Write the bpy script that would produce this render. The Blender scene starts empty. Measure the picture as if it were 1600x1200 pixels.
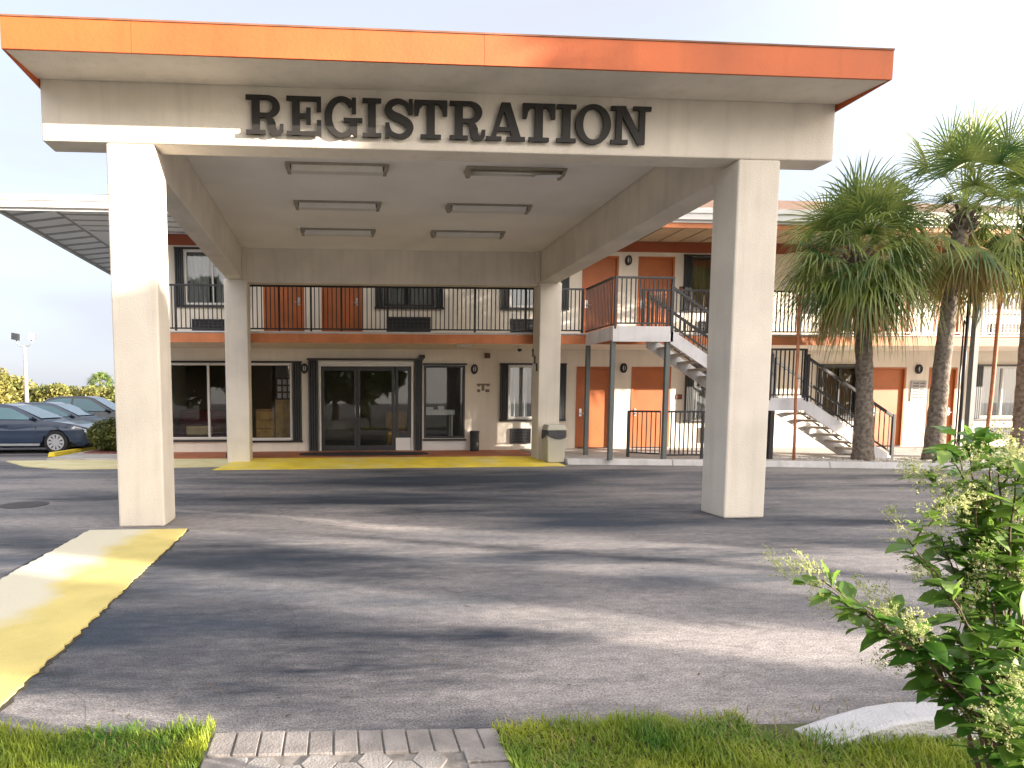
import bpy, bmesh, math, random
from mathutils import Vector, Matrix
R = math.radians
rnd = random.Random(7)
sc = bpy.context.scene
C = sc.collection

# ------------------------------------------------------------------ camera
CF = 1012.76                       # focal length in photo pixels (photo is 1600 wide)
PX, PY = 597.38, 711.23            # principal point of the photo
CAM = Vector((2.6127, -7.8768, 1.5))
YAW, PITCH, ROLL = 0.0702, -0.0828, -0.0015
fw = Vector((math.sin(YAW)*math.cos(PITCH), math.cos(YAW)*math.cos(PITCH), math.sin(PITCH)))
rt = Vector((math.cos(YAW), -math.sin(YAW), 0))
up = rt.cross(fw)
rt, up = (math.cos(ROLL)*rt + math.sin(ROLL)*up), (-math.sin(ROLL)*rt + math.cos(ROLL)*up)
cd = bpy.data.cameras.new('camera')
cam = bpy.data.objects.new('camera', cd); C.objects.link(cam)
cam.matrix_world = Matrix(((rt.x, up.x, -fw.x, CAM.x), (rt.y, up.y, -fw.y, CAM.y), (rt.z, up.z, -fw.z, CAM.z), (0, 0, 0, 1)))
cd.sensor_width = 36; cd.lens = CF/1600*36
cd.shift_x = (800-PX)/1600; cd.shift_y = (PY-600)/1600
cd.clip_end = 3000; cd.clip_start = 0.05
sc.camera = cam

def ray(px, py): return fw + rt*((px-PX)/CF) - up*((py-PY)/CF)
def onY(px, py, Y):
    d = ray(px, py); return CAM + d*((Y-CAM.y)/d.y)
def onZ(px, py, Z=0.0):
    d = ray(px, py); return CAM + d*((Z-CAM.z)/d.z)
def atD(px, py, D): return CAM + ray(px, py)*D

# ------------------------------------------------------------------ materials
MATS = {}
def mat(name, col, rough=.75, var=.10, vs=2.5, bump=.0, bs=60, metal=0.0, streak=0.0, trans=0.0, col2=None, coat=0.0, detail=6):
    m = bpy.data.materials.new(name); m.use_nodes = True
    n = m.node_tree.nodes; l = m.node_tree.links
    b = n['Principled BSDF']; b.inputs['Roughness'].default_value = rough; b.inputs['Metallic'].default_value = metal
    if coat: b.inputs['Coat Weight'].default_value = coat; b.inputs['Coat Roughness'].default_value = .05
    tc = n.new('ShaderNodeTexCoord')
    no = n.new('ShaderNodeTexNoise'); no.inputs['Scale'].default_value = vs; no.inputs['Detail'].default_value = detail
    l.new(tc.outputs['Object'], no.inputs['Vector'])
    rp = n.new('ShaderNodeValToRGB')
    c2 = col2 or tuple(min(1, c*(1+var)) for c in col)
    c1 = col if col2 else tuple(c*(1-var) for c in col)
    rp.color_ramp.elements[0].position = .35; rp.color_ramp.elements[1].position = .65
    rp.color_ramp.elements[0].color = (*c1, 1); rp.color_ramp.elements[1].color = (*c2, 1)
    l.new(no.outputs['Fac'], rp.inputs['Fac'])
    out = rp.outputs['Color']
    if streak:
        mp = n.new('ShaderNodeMapping'); mp.inputs['Scale'].default_value = (5, 5, .5)
        l.new(tc.outputs['Object'], mp.inputs['Vector'])
        n2 = n.new('ShaderNodeTexNoise'); n2.inputs['Scale'].default_value = 1.4; n2.inputs['Detail'].default_value = 8
        l.new(mp.outputs['Vector'], n2.inputs['Vector'])
        r2 = n.new('ShaderNodeValToRGB'); r2.color_ramp.elements[0].position = .50; r2.color_ramp.elements[1].position = .72
        r2.color_ramp.elements[0].color = (0, 0, 0, 1); r2.color_ramp.elements[1].color = (streak, streak, streak, 1)
        l.new(n2.outputs['Fac'], r2.inputs['Fac'])
        mx = n.new('ShaderNodeMix'); mx.data_type = 'RGBA'
        l.new(r2.outputs['Color'], mx.inputs['Factor']); l.new(out, mx.inputs['A'])
        mx.inputs['B'].default_value = (col[0]*.45, col[1]*.42, col[2]*.38, 1)
        out = mx.outputs['Result']
    l.new(out, b.inputs['Base Color'])
    if bump:
        n3 = n.new('ShaderNodeTexNoise'); n3.inputs['Scale'].default_value = bs; n3.inputs['Detail'].default_value = 5
        l.new(tc.outputs['Object'], n3.inputs['Vector'])
        bp = n.new('ShaderNodeBump'); bp.inputs['Strength'].default_value = bump; bp.inputs['Distance'].default_value = .02
        l.new(n3.outputs['Fac'], bp.inputs['Height']); l.new(bp.outputs['Normal'], b.inputs['Normal'])
    if trans:
        tr = n.new('ShaderNodeBsdfTranslucent'); l.new(out, tr.inputs['Color'])
        ms = n.new('ShaderNodeMixShader'); ms.inputs[0].default_value = trans
        l.new(b.outputs[0], ms.inputs[1]); l.new(tr.outputs[0], ms.inputs[2])
        l.new(ms.outputs[0], n['Material Output'].inputs[0])
    MATS[name] = m
    return m

def glass(name, tint, refl):
    m = bpy.data.materials.new(name); m.use_nodes = True
    n = m.node_tree.nodes; l = m.node_tree.links; n.clear()
    o = n.new('ShaderNodeOutputMaterial'); t = n.new('ShaderNodeBsdfTransparent'); g = n.new('ShaderNodeBsdfGlossy')
    t.inputs[0].default_value = (*tint, 1); g.inputs['Roughness'].default_value = .02
    lw = n.new('ShaderNodeLayerWeight'); lw.inputs['Blend'].default_value = .25
    ma = n.new('ShaderNodeMath'); ma.operation = 'MULTIPLY_ADD'; ma.inputs[1].default_value = .32; ma.inputs[2].default_value = refl
    no = n.new('ShaderNodeTexNoise'); no.inputs['Scale'].default_value = .8
    bp = n.new('ShaderNodeBump'); bp.inputs['Strength'].default_value = .04; l.new(no.outputs['Fac'], bp.inputs['Height']); l.new(bp.outputs['Normal'], g.inputs['Normal'])
    l.new(lw.outputs['Facing'], ma.inputs[0])
    ms = n.new('ShaderNodeMixShader'); l.new(ma.outputs[0], ms.inputs[0]); l.new(t.outputs[0], ms.inputs[1]); l.new(g.outputs[0], ms.inputs[2])
    l.new(ms.outputs[0], o.inputs[0]); MATS[name] = m; return m

stucco = mat('cream_stucco', (.68, .625, .54), .9, .08, 1.2, .34, 55, streak=.15)
stucco_wall = mat('wall_stucco', (.77, .71, .61), .9, .05, 1.0, .2, 70, streak=.12)
ceil_m = mat('ceiling_paint', (.82, .79, .76), .9, .05, .8, .12, 30)
orange_f = mat('orange_fascia', (.48, .105, .022), .6, .14, .9, .12, 30, streak=.16)
orange_d = mat('orange_door_paint', (.40, .112, .026), .5, .12, 1.5, .05, 20)
orange_b = mat('orange_band_paint', (.30, .075, .03), .6, .08, 1.5, .1, 30)
orange_s = mat('orange_slab_paint', (.56, .19, .07), .6, .14, 1.8, .12, 30, streak=.2)
black_m = mat('black_metal', (.018, .019, .022), .42, .2, 6, .05, 80)
dark_sh = mat('dark_shutter', (.022, .026, .028), .5, .2, 3, .05, 30)
letter_m = mat('letter_black', (.013, .011, .009), .6, .15, 3)
white_f = mat('white_frame', (.70, .69, .66), .5, .05, 2)
white_s = mat('white_stringer', (.62, .61, .62), .6, .08, 2, .1, 30, streak=.2)
white_rail = mat('white_railing', (.66, .62, .55), .5, .06, 3)
roof_m = mat('brown_shingle', (.15, .085, .055), .9, .3, 9, .6, 30)
soffit_m = mat('grey_soffit', (.80, .81, .80), .8, .04, 1)
soffit_d = mat('grey_batten', (.36, .37, .37), .8, .06, 2)
soffit_t = mat('tan_soffit', (.52, .40, .26), .8, .08, 2)
terra = mat('terracotta_tile', (.42, .14, .06), .6, .15, 2, .1, 20)
concrete = mat('concrete_walk', (.42, .40, .38), .9, .14, 1.5, .3, 50, streak=.2)
kerb_m = mat('concrete_kerb', (.55, .54, .53), .9, .12, 2.2, .4, 40, streak=.25)
kerb_end_m = mat('kerb_end_concrete', (.43, .43, .44), .85, .10, 5, .5, 90)
tread_m = mat('concrete_tread', (.48, .44, .38), .85, .12, 3, .2, 40)
glass_lobby = glass('lobby_glass', (.86, .88, .86), .032)
glass_room = glass('room_glass', (.85, .88, .90), .06)
curtain_m = mat('pale_curtain', (.50, .48, .44), .9, .06, 2, trans=.2)
curtain_t = mat('tan_curtain', (.32, .20, .10), .9, .1, 2, trans=.2)
inner_m = mat('interior_wall', (.22, .17, .12), .9, .1, 1)
wood = mat('brown_wood', (.33, .17, .07), .5, .25, 4, .05, 20)
wood_l = mat('light_wood', (.46, .28, .10), .5, .25, 5, .05, 20)
fabric_r = mat('maroon_fabric', (.10, .02, .02), .9, .2, 4)
fabric_y = mat('yellow_fabric', (.45, .25, .04), .9, .15, 4)
fabric_t = mat('tan_fabric', (.45, .33, .18), .9, .15, 4)
cloth_w = mat('white_cloth', (.78, .78, .80), .9, .04, 4)
mat_rub = mat('rubber_mat', (.02, .02, .022), .95, .3, 9, .3, 120)
bin_m = mat('beige_bin', (.46, .44, .36), .5, .06, 2)
bag_m = mat('black_bag', (.02, .02, .025), .35, .2, 8, .5, 18)
steel = mat('brushed_steel', (.55, .55, .55), .35, .06, 5, metal=.9)
tube_m = mat('fluorescent_diffuser', (.62, .60, .56), .35, .05, 3)
fix_m = mat('fixture_metal', (.30, .27, .22), .5, .1, 3)
rust = mat('rusty_pole', (.40, .15, .07), .7, .2, 6, .15, 40)
post_m = mat('grey_green_post', (.12, .135, .13), .6, .1, 3)
ac_m = mat('dark_grille', (.014, .015, .018), .5, .2, 4)
trunk_m = mat('palm_bark', (.10, .08, .062), .95, .5, 14, 1.0, 22, col2=(.24, .20, .16))
wood_bark = mat('tree_bark', (.11, .08, .06), .95, .3, 5, .8, 18)
palm_g = mat('palm_green', (.05, .12, .035), .36, .3, 1.6, trans=.38, col2=(.31, .36, .09))
palm_y = mat('palm_yellow', (.22, .19, .05), .6, .3, 1.2, trans=.3, col2=(.34, .25, .10))
leaf_t = mat('tree_leaves', (.030, .055, .015), .55, .3, .7, trans=.25, col2=(.09, .115, .03))
leaf_h = mat('hedge_leaves', (.13, .15, .035), .6, .3, .5, trans=.25, col2=(.34, .29, .08))
leaf_s = mat('shrub_leaves', (.05, .075, .012), .5, .3, 3, trans=.2, col2=(.15, .16, .035))
leaf_b = mat('bush_leaves', (.055, .15, .022), .36, .3, 3.2, trans=.45, col2=(.25, .38, .06))
flower_m = mat('bush_flowers', (.30, .36, .10), .7, .2, 20, trans=.35, col2=(.55, .56, .27))  # sky brightened on the unseen sun side, added as fill for shaded walls
twig_m = mat('bush_twigs', (.09, .06, .035), .8, .3, 10)
grass_m = mat('grass_blades', (.05, .165, .012), .6, .3, 2.2, trans=.35, col2=(.34, .38, .03), detail=9)
soil = mat('lawn_soil', (.06, .07, .02), .95, .4, 6, .5, 40)
mulch = mat('red_mulch', (.20, .07, .05), .95, .4, 14, .7, 60)
gravel_m = mat('pale_gravel', (.42, .39, .35), .9, .35, 30, .6, 50)
brick_m = mat('grey_pavers', (.17, .155, .145), .9, .22, 9, .3, 90, col2=(.25, .23, .215))
hex_m = mat('hex_pavers', (.24, .225, .21), .9, .2, 8, .3, 90, streak=.2)
tyre_m = mat('tyre_rubber', (.018, .018, .02), .85, .2, 5)
rim_m = mat('alloy_rim', (.62, .63, .65), .3, .05, 3, metal=.7)
car_glass = mat('car_glass', (.10, .21, .25), .05, .1, 2)
lamp_glass = mat('lamp_lens', (.72, .70, .64), .25, .04, 3)
headl_m = mat('headlight_lens', (.68, .72, .76), .1, .2, 9)
pink_m = mat('grey_sign', (.16, .13, .12), .7, .1, 3)
board_m = mat('notice_board', (.36, .36, .36), .6, .15, 8)
plate_m = mat('brown_plate', (.11, .04, .03), .5, .1, 3)
pot_m = mat('black_pot', (.02, .02, .02), .5, .2, 3)
clay_m = mat('clay_stone', (.16, .06, .035), .8, .2, 9, .3, 30)

def yellow_paint():
    m = mat('yellow_kerb_paint', (.80, .62, .05), .75, .1, 2, .35, 60)
    n = m.node_tree.nodes; l = m.node_tree.links; b = n['Principled BSDF']
    src = b.inputs['Base Color'].links[0].from_socket
    tc = n.new('ShaderNodeTexCoord')
    no = n.new('ShaderNodeTexNoise'); no.inputs['Scale'].default_value = .9; no.inputs['Detail'].default_value = 10; no.inputs['Roughness'].default_value = .65
    l.new(tc.outputs['Object'], no.inputs['Vector'])
    rp = n.new('ShaderNodeValToRGB'); rp.color_ramp.elements[0].position = .47; rp.color_ramp.elements[1].position = .66
    l.new(no.outputs['Fac'], rp.inputs['Fac'])
    mx = n.new('ShaderNodeMix'); mx.data_type = 'RGBA'; l.new(rp.outputs['Color'], mx.inputs['Factor']); l.new(src, mx.inputs['A'])
    mx.inputs['B'].default_value = (.74, .63, .24, 1)
    l.new(mx.outputs['Result'], b.inputs['Base Color'])
    return m
yellow = yellow_paint()
def faded():
    m = mat('faded_yellow_paint', (.58, .52, .26), .8, .08, 2, .35, 60, col2=(.66, .60, .36))
    return m
yellow_f = faded()

def island_paint():
    # yellow coat worn back to pale concrete towards the strip's outer side, with dark scuffs
    m = mat('worn_yellow_paint', (.54, .45, .15), .8, .08, 3, .4, 70)
    n = m.node_tree.nodes; l = m.node_tree.links; b = n['Principled BSDF']
    src = b.inputs['Base Color'].links[0].from_socket
    tc = n.new('ShaderNodeTexCoord'); sx = n.new('ShaderNodeSeparateXYZ'); l.new(tc.outputs['Object'], sx.inputs[0])
    no = n.new('ShaderNodeTexNoise'); no.inputs['Scale'].default_value = 1.3; no.inputs['Detail'].default_value = 9; l.new(tc.outputs['Object'], no.inputs['Vector'])
    a = n.new('ShaderNodeMath'); a.operation = 'MULTIPLY_ADD'; a.inputs[1].default_value = -1.1; l.new(sx.outputs['X'], a.inputs[0]); l.new(no.outputs['Fac'], a.inputs[2])
    rp = n.new('ShaderNodeValToRGB'); rp.color_ramp.elements[0].position = .0; rp.color_ramp.elements[1].position = .27
    l.new(a.outputs[0], rp.inputs['Fac'])
    mx = n.new('ShaderNodeMix'); mx.data_type = 'RGBA'; l.new(rp.outputs['Color'], mx.inputs['Factor']); l.new(src, mx.inputs['A'])
    mx.inputs['B'].default_value = (.55, .52, .40, 1)
    mp = n.new('ShaderNodeMapping'); mp.inputs['Scale'].default_value = (2.0, 6, 1); l.new(tc.outputs['Object'], mp.inputs['Vector'])
    n2 = n.new('ShaderNodeTexNoise'); n2.inputs['Scale'].default_value = 1.6; n2.inputs['Detail'].default_value = 12; n2.inputs['Roughness'].default_value = .7; l.new(mp.outputs[0], n2.inputs['Vector'])
    r2 = n.new('ShaderNodeValToRGB'); r2.color_ramp.elements[0].position = .62; r2.color_ramp.elements[1].position = .74; r2.color_ramp.elements[1].color = (.7, .7, .7, 1)
    l.new(n2.outputs['Fac'], r2.inputs['Fac'])
    m2 = n.new('ShaderNodeMix'); m2.data_type = 'RGBA'; l.new(r2.outputs['Color'], m2.inputs['Factor']); l.new(mx.outputs['Result'], m2.inputs['A']); m2.inputs['B'].default_value = (.28, .25, .18, 1)
    l.new(m2.outputs['Result'], b.inputs['Base Color'])
    return m
yellow_i = island_paint()

def asphalt_mat():
    m = bpy.data.materials.new('asphalt'); m.use_nodes = True
    n = m.node_tree.nodes; l = m.node_tree.links; b = n['Principled BSDF']; b.inputs['Roughness'].default_value = .8
    tc = n.new('ShaderNodeTexCoord')
    def noise(scale, sx, sy, det=8, rough=.6, off=0):
        mp = n.new('ShaderNodeMapping'); mp.inputs['Scale'].default_value = (sx, sy, 1); mp.inputs['Location'].default_value = (off, off*.7, 0)
        mp.inputs['Rotation'].default_value = (0, 0, R(8))
        l.new(tc.outputs['Object'], mp.inputs['Vector'])
        t = n.new('ShaderNodeTexNoise'); t.inputs['Scale'].default_value = scale; t.inputs['Detail'].default_value = det; t.inputs['Roughness'].default_value = rough
        l.new(mp.outputs[0], t.inputs['Vector']); return t.outputs['Fac']
    def ramp(src, p0, p1, c0, c1):
        r = n.new('ShaderNodeValToRGB'); r.color_ramp.elements[0].position = p0; r.color_ramp.elements[1].position = p1
        r.color_ramp.elements[0].color = (*c0, 1); r.color_ramp.elements[1].color = (*c1, 1); l.new(src, r.inputs['Fac']); return r.outputs['Color']
    def mix(f, a, bb, mode='MIX'):
        x = n.new('ShaderNodeMix'); x.data_type = 'RGBA'; x.blend_type = mode
        if isinstance(f, float): x.inputs['Factor'].default_value = f
        else: l.new(f, x.inputs['Factor'])
        l.new(a, x.inputs['A'])
        if isinstance(bb, tuple): x.inputs['B'].default_value = (*bb, 1)
        else: l.new(bb, x.inputs['B'])
        return x.outputs['Result']
    # worn grey asphalt, with darker sealed/oily patches; streaks also paint in sun and shade
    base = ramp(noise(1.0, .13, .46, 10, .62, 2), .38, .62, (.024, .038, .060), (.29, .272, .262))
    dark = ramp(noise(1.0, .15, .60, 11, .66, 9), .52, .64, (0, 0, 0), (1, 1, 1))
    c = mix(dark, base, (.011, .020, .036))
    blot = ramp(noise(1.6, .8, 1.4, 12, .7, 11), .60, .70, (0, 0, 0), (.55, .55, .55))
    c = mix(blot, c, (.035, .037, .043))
    spots = ramp(noise(5.5, 1, 1, 5, .6, 21), .68, .72, (0, 0, 0), (.6, .6, .6)); c = mix(spots, c, (.035, .034, .034))
    patchy = ramp(noise(14, .6, 1, 9, .75, 2), .32, .68, (.62, .62, .63), (1.32, 1.31, 1.30)); c = mix(1.0, c, patchy, 'MULTIPLY')
    fine = ramp(noise(85, 1, 1, 3, .9), .36, .66, (.34, .34, .35), (1.65, 1.62, 1.6))
    c = mix(1.0, c, fine, 'MULTIPLY')
    vo = n.new('ShaderNodeTexVoronoi'); vo.feature = 'DISTANCE_TO_EDGE'; vo.inputs['Scale'].default_value = .55
    wv = n.new('ShaderNodeTexNoise'); wv.inputs['Scale'].default_value = 1.2; wv.inputs['Detail'].default_value = 8
    l.new(tc.outputs['Object'], wv.inputs['Vector'])
    ad = n.new('ShaderNodeMix'); ad.data_type = 'RGBA'; ad.blend_type = 'ADD'; ad.inputs['Factor'].default_value = .7
    l.new(tc.outputs['Object'], ad.inputs['A']); l.new(wv.outputs['Color'], ad.inputs['B'])
    l.new(ad.outputs['Result'], vo.inputs['Vector'])
    cr = ramp(vo.outputs['Distance'], .0008, .004, (.6, .6, .6), (0, 0, 0))
    msk = ramp(noise(.5, 1, 1, 3, .5, 3), .54, .62, (0, 0, 0), (1, 1, 1))
    cr = mix(1.0, cr, msk, 'MULTIPLY')
    c = mix(cr, c, (.02, .02, .02))
    l.new(c, b.inputs['Base Color'])
    bp = n.new('ShaderNodeBump'); bp.inputs['Strength'].default_value = .55; bp.inputs['Distance'].default_value = .012
    l.new(noise(130, 1, 1, 3, .8), bp.inputs['Height']); l.new(bp.outputs['Normal'], b.inputs['Normal'])
    return m
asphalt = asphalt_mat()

def paint(name, col):
    m = mat(name, col, .35, .04, 1, coat=.6); return m

# ------------------------------------------------------------------ mesh builder
class MB:
    def __init__(s): s.bm = bmesh.new()
    def poly(s, pts):
        try: return s.bm.faces.new([s.bm.verts.new(p) for p in pts])
        except ValueError: return None
    def box(s, x0, x1, y0, y1, z0, z1):
        v = [s.bm.verts.new(p) for p in ((x0,y0,z0),(x1,y0,z0),(x1,y1,z0),(x0,y1,z0),(x0,y0,z1),(x1,y0,z1),(x1,y1,z1),(x0,y1,z1))]
        for f in ((3,2,1,0),(4,5,6,7),(0,1,5,4),(1,2,6,5),(2,3,7,6),(3,0,4,7)): s.bm.faces.new([v[i] for i in f])
        return s
    def hexa(s, b4, t4):
        v = [s.bm.verts.new(p) for p in list(b4)+list(t4)]
        for f in ((3,2,1,0),(4,5,6,7),(0,1,5,4),(1,2,6,5),(2,3,7,6),(3,0,4,7)): s.bm.faces.new([v[i] for i in f])
        return s
    def beam(s, a, b, w, h):                       # rectangular bar from a to b
        a = Vector(a); b = Vector(b); d = (b-a).normalized()
        sd = d.cross(Vector((0,0,1)))
        sd = Vector((1,0,0)) if sd.length < 1e-4 else sd.normalized()
        u = sd.cross(d)
        q = [sd*(-w/2)+u*(-h/2), sd*(w/2)+u*(-h/2), sd*(w/2)+u*(h/2), sd*(-w/2)+u*(h/2)]
        return s.hexa([a+k for k in q], [b+k for k in q])
    def prism(s, pts, dvec):                       # polygon extruded along dvec
        d = Vector(dvec); n = len(pts)
        a = [s.bm.verts.new(Vector(p)) for p in pts]; b = [s.bm.verts.new(Vector(p)+d) for p in pts]
        s.bm.faces.new(a); s.bm.faces.new(b[::-1])
        for i in range(n): s.bm.faces.new((a[i], b[i], b[(i+1)%n], a[(i+1)%n]))
        return s
    def tube(s, pts, rad, seg=8, cap=True):
        pts = [Vector(p) for p in pts]; n = len(pts)
        rads = rad if isinstance(rad, (list, tuple)) else [rad]*n
        rings = []; ref = None
        for i, p in enumerate(pts):
            d = (pts[min(i+1,n-1)]-pts[max(i-1,0)]).normalized()
            if ref is None: ref = Vector((1,0,0)) if abs(d.x) < .9 else Vector((0,1,0))
            a = (ref-d*ref.dot(d)).normalized(); b = d.cross(a); ref = a
            rings.append([s.bm.verts.new(p+(a*math.cos(2*math.pi*k/seg)+b*math.sin(2*math.pi*k/seg))*rads[i]) for k in range(seg)])
        for i in range(n-1):
            for k in range(seg): s.bm.faces.new((rings[i][k], rings[i][(k+1)%seg], rings[i+1][(k+1)%seg], rings[i+1][k]))
        if cap: s.bm.faces.new(rings[0][::-1]); s.bm.faces.new(rings[-1])
        return s
    def ball(s, c, rx, ry, rz, u=16, v=10):
        m = Matrix.Translation(c) @ Matrix.Diagonal((rx, ry, rz, 1))
        bmesh.ops.create_uvsphere(s.bm, u_segments=u, v_segments=v, radius=1, matrix=m); return s

def link(name, mb, m, parent=None, smooth=False, bevel=0, recalc=True):
    bm = mb.bm
    if recalc: bmesh.ops.recalc_face_normals(bm, faces=bm.faces)
    me = bpy.data.meshes.new(name)
    if parent is not None:
        w = Vector((0,0,0)); p = parent
        while p is not None: w += p.location; p = p.parent
        bmesh.ops.translate(bm, verts=bm.verts, vec=-w)
    bm.to_mesh(me); bm.free()
    if smooth:
        me.polygons.foreach_set('use_smooth', [True]*len(me.polygons))
    me.materials.append(m)
    o = bpy.data.objects.new(name, me); C.objects.link(o)
    if parent is not None: o.parent = parent
    if bevel:
        md = o.modifiers.new('bevel', 'BEVEL'); md.width = bevel; md.segments = 2; md.limit_method = 'ANGLE'
    return o

def tag(o, label, cat, group=None, kind=None):
    if label: o['label'] = label
    if cat: o['category'] = cat
    if group: o['group'] = group
    if kind: o['kind'] = kind
    return o
def thing(name, loc, label, cat, group=None):
    o = bpy.data.objects.new(name, None); o.location = loc; o.empty_display_size = .2; C.objects.link(o)
    return tag(o, label, cat, group)
def struct(name, mb, m, **k):
    o = link(name, mb, m, **k); o['kind'] = 'structure'; return o
def dup(root, loc, rotz=0, scale=None, label=None):
    r = root.copy(); C.objects.link(r); r.location = loc; r.rotation_euler = (0, 0, rotz)
    if scale: r.scale = scale
    if label: r['label'] = label
    for ch in list(root.children):
        c = ch.copy(); C.objects.link(c); c.parent = r
        for g in list(ch.children):
            d = g.copy(); C.objects.link(d); d.parent = c
    return r

# ------------------------------------------------------------------ ground
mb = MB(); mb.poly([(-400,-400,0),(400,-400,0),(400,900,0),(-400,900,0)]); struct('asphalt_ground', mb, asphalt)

# terracotta entrance walk, concrete walk, kerbs
mb = MB(); mb.box(-2.6, 7.9, 8.352, 10.5, 0, .10); struct('terracotta_walkway', mb, terra, bevel=.01)
KERB = [(8.05,7.05),(10.4,6.62),(13.6,5.80),(16.0,5.18),(20.0,4.15),(30,1.6)]
mb = MB()
mb.prism([(7.904,10.5,0),(7.904,7.35,0)] + [(x,y+.20,0) for x,y in KERB] + [(30,10.5,0)], (0,0,.125)); struct('concrete_walkway', mb, concrete)
mb = MB()
for (a, b) in zip(KERB[:-1], KERB[1:]):
    n_ = max(1, int((Vector(b)-Vector(a)).length/2.4))
    for k in range(n_):
        p = Vector(a).lerp(Vector(b), k/n_); q = Vector(a).lerp(Vector(b), (k+1)/n_)
        d = (q-p).normalized(); p2 = p+d*.006; q2 = q-d*.006
        mb.hexa([(p2.x,p2.y-.02,0),(q2.x,q2.y-.02,0),(q2.x,q2.y+.2,0),(p2.x,p2.y+.2,0)], [(p2.x,p2.y+.02,.14),(q2.x,q2.y+.02,.14),(q2.x,q2.y+.2,.14),(p2.x,p2.y+.2,.14)])
struct('concrete_kerb', mb, kerb_m, bevel=.012)
# yellow painted ramp in front of the entrance (wedge) and its faded continuation to the left
mb = MB()
mb.hexa([(-.12,6.5,-.02),(7.9,6.72,-.02),(7.9,8.35,-.02),(.3,8.35,-.02)], [(-.12,6.5,.008),(7.9,6.72,.008),(7.9,8.35,.10),(.3,8.35,.10)])
struct('yellow_ramp', mb, yellow)
mb = MB()
mb.hexa([(-2.4,6.95,-.02),(.02,7.25,-.02),(.296,8.35,-.02),(-2.6,8.35,-.02)], [(-2.4,6.95,.012),(.02,7.25,.012),(.296,8.35,.098),(-2.6,8.35,.098)])
mb.prism([(-5.7,9.0,-.02),(-4.6,7.6,-.02),(-3.4,6.9,-.02),(-2.404,6.95,-.02),(-2.604,8.9,-.02),(-4.2,9.1,-.02)], (0,0,.045))
struct('faded_yellow_ramp', mb, yellow_f)
mb = MB(); mb.prism([(-4.75,9.104,-.02),(-2.604,8.904,-.02),(-2.604,13,-.02),(-4.6,13,-.02)], (0,0,.09)); struct('side_walkway', mb, concrete)
mb = MB(); mb.prism([(-4.4,10.6,.0),(-2.7,10.3,.0),(-2.7,12.9,.0),(-4.5,12.9,.0)], (0,0,.10)); struct('mulch_bed', mb, mulch)
mb = MB(); mb.hexa([(-5.25,10.3,0),(-5.05,10.3,0),(-4.75,12.9,0),(-4.95,12.9,0)], [(-5.22,10.32,.13),(-5.08,10.32,.13),(-4.78,12.9,.13),(-4.92,12.9,.13)])
struct('yellow_kerb', mb, yellow, bevel=.02)
# yellow painted strip in front of the left column
mb = MB()
L, Rr = [], []
for k in range(110):
    y = -.22 - k*.0435
    L.append((-.26+.10*k/109+rnd.uniform(-.012,.012), y)); Rr.append((.86+.10*k/109+rnd.uniform(-.013,.013)+.006*math.sin(k*.11), y))
pts = [(x,y,-.02) for x,y in L] + [(x,y,-.02) for x,y in reversed(Rr)]
mb.prism(pts, (0,0,.036)); struct('yellow_painted_strip', mb, yellow_i)
mb = MB()
pts = [(x-.022+rnd.uniform(-.014,.014),y,-.02) for x,y in L] + [(x+.022+rnd.uniform(-.014,.018),y,-.02) for x,y in reversed(Rr)]
mb.prism(pts, (0,0,.0245)); struct('strip_seam', mb, mat('dirty_seam', (.035,.033,.028), .95, .4, 30, .6, 90))
# manhole cover patch on the left
p = onZ(38, 789); mb = MB(); mb.tube([(p.x,p.y,-.01),(p.x,p.y,.006)], .33, 24); tag(link('manhole_cover', mb, mat('cast_iron', (.05,.042,.04), .7, .3, 9, .4, 60)), 'round iron manhole cover set in the asphalt left of the front column', 'manhole cover')

# ------------------------------------------------------------------ canopy
W, w, D = 7.549, .538, 7.763
XL, XR = -.70, 8.76
can = thing('porte_cochere', (0,0,0), 'cream stucco drive-through canopy on four square columns with orange roof edge', 'canopy')
for (x, y) in ((0,0),(W,0),(0,D),(W,D)):
    mb = MB(); mb.box(x, x+w, y, y+w, 0, 4.36 if y else 4.452); link('column', mb, stucco, can, bevel=.022)
mb = MB(); mb.box(XL, XR, 0, .345, 4.454, 5.15); link('front_beam', mb, stucco, can, bevel=.018)
mb = MB(); mb.box(.07, .42, .347, D+w-.004, 4.362, 5.15); link('side_beam', mb, stucco, can, bevel=.012)
mb = MB(); mb.box(W+.009, W+.46, .347, D+w-.004, 4.362, 5.15); link('side_beam', mb, stucco, can, bevel=.012)
mb = MB(); mb.box(.422, W-.002, D+.12, D+.42, 4.30, 5.15); link('rear_beam', mb, stucco, can, bevel=.012)
for xa_, xb_ in ((.424,.53),(W-.10,W-.004)):
    mb = MB(); mb.box(xa_, xb_, D+.003, D+.118, 4.362, 5.12); link('pilaster', mb, stucco, can)
mb = MB(); mb.box(.425, W-.004, .35, D+.117, 5.10, 5.145); link('ceiling', mb, ceil_m, can)
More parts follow.
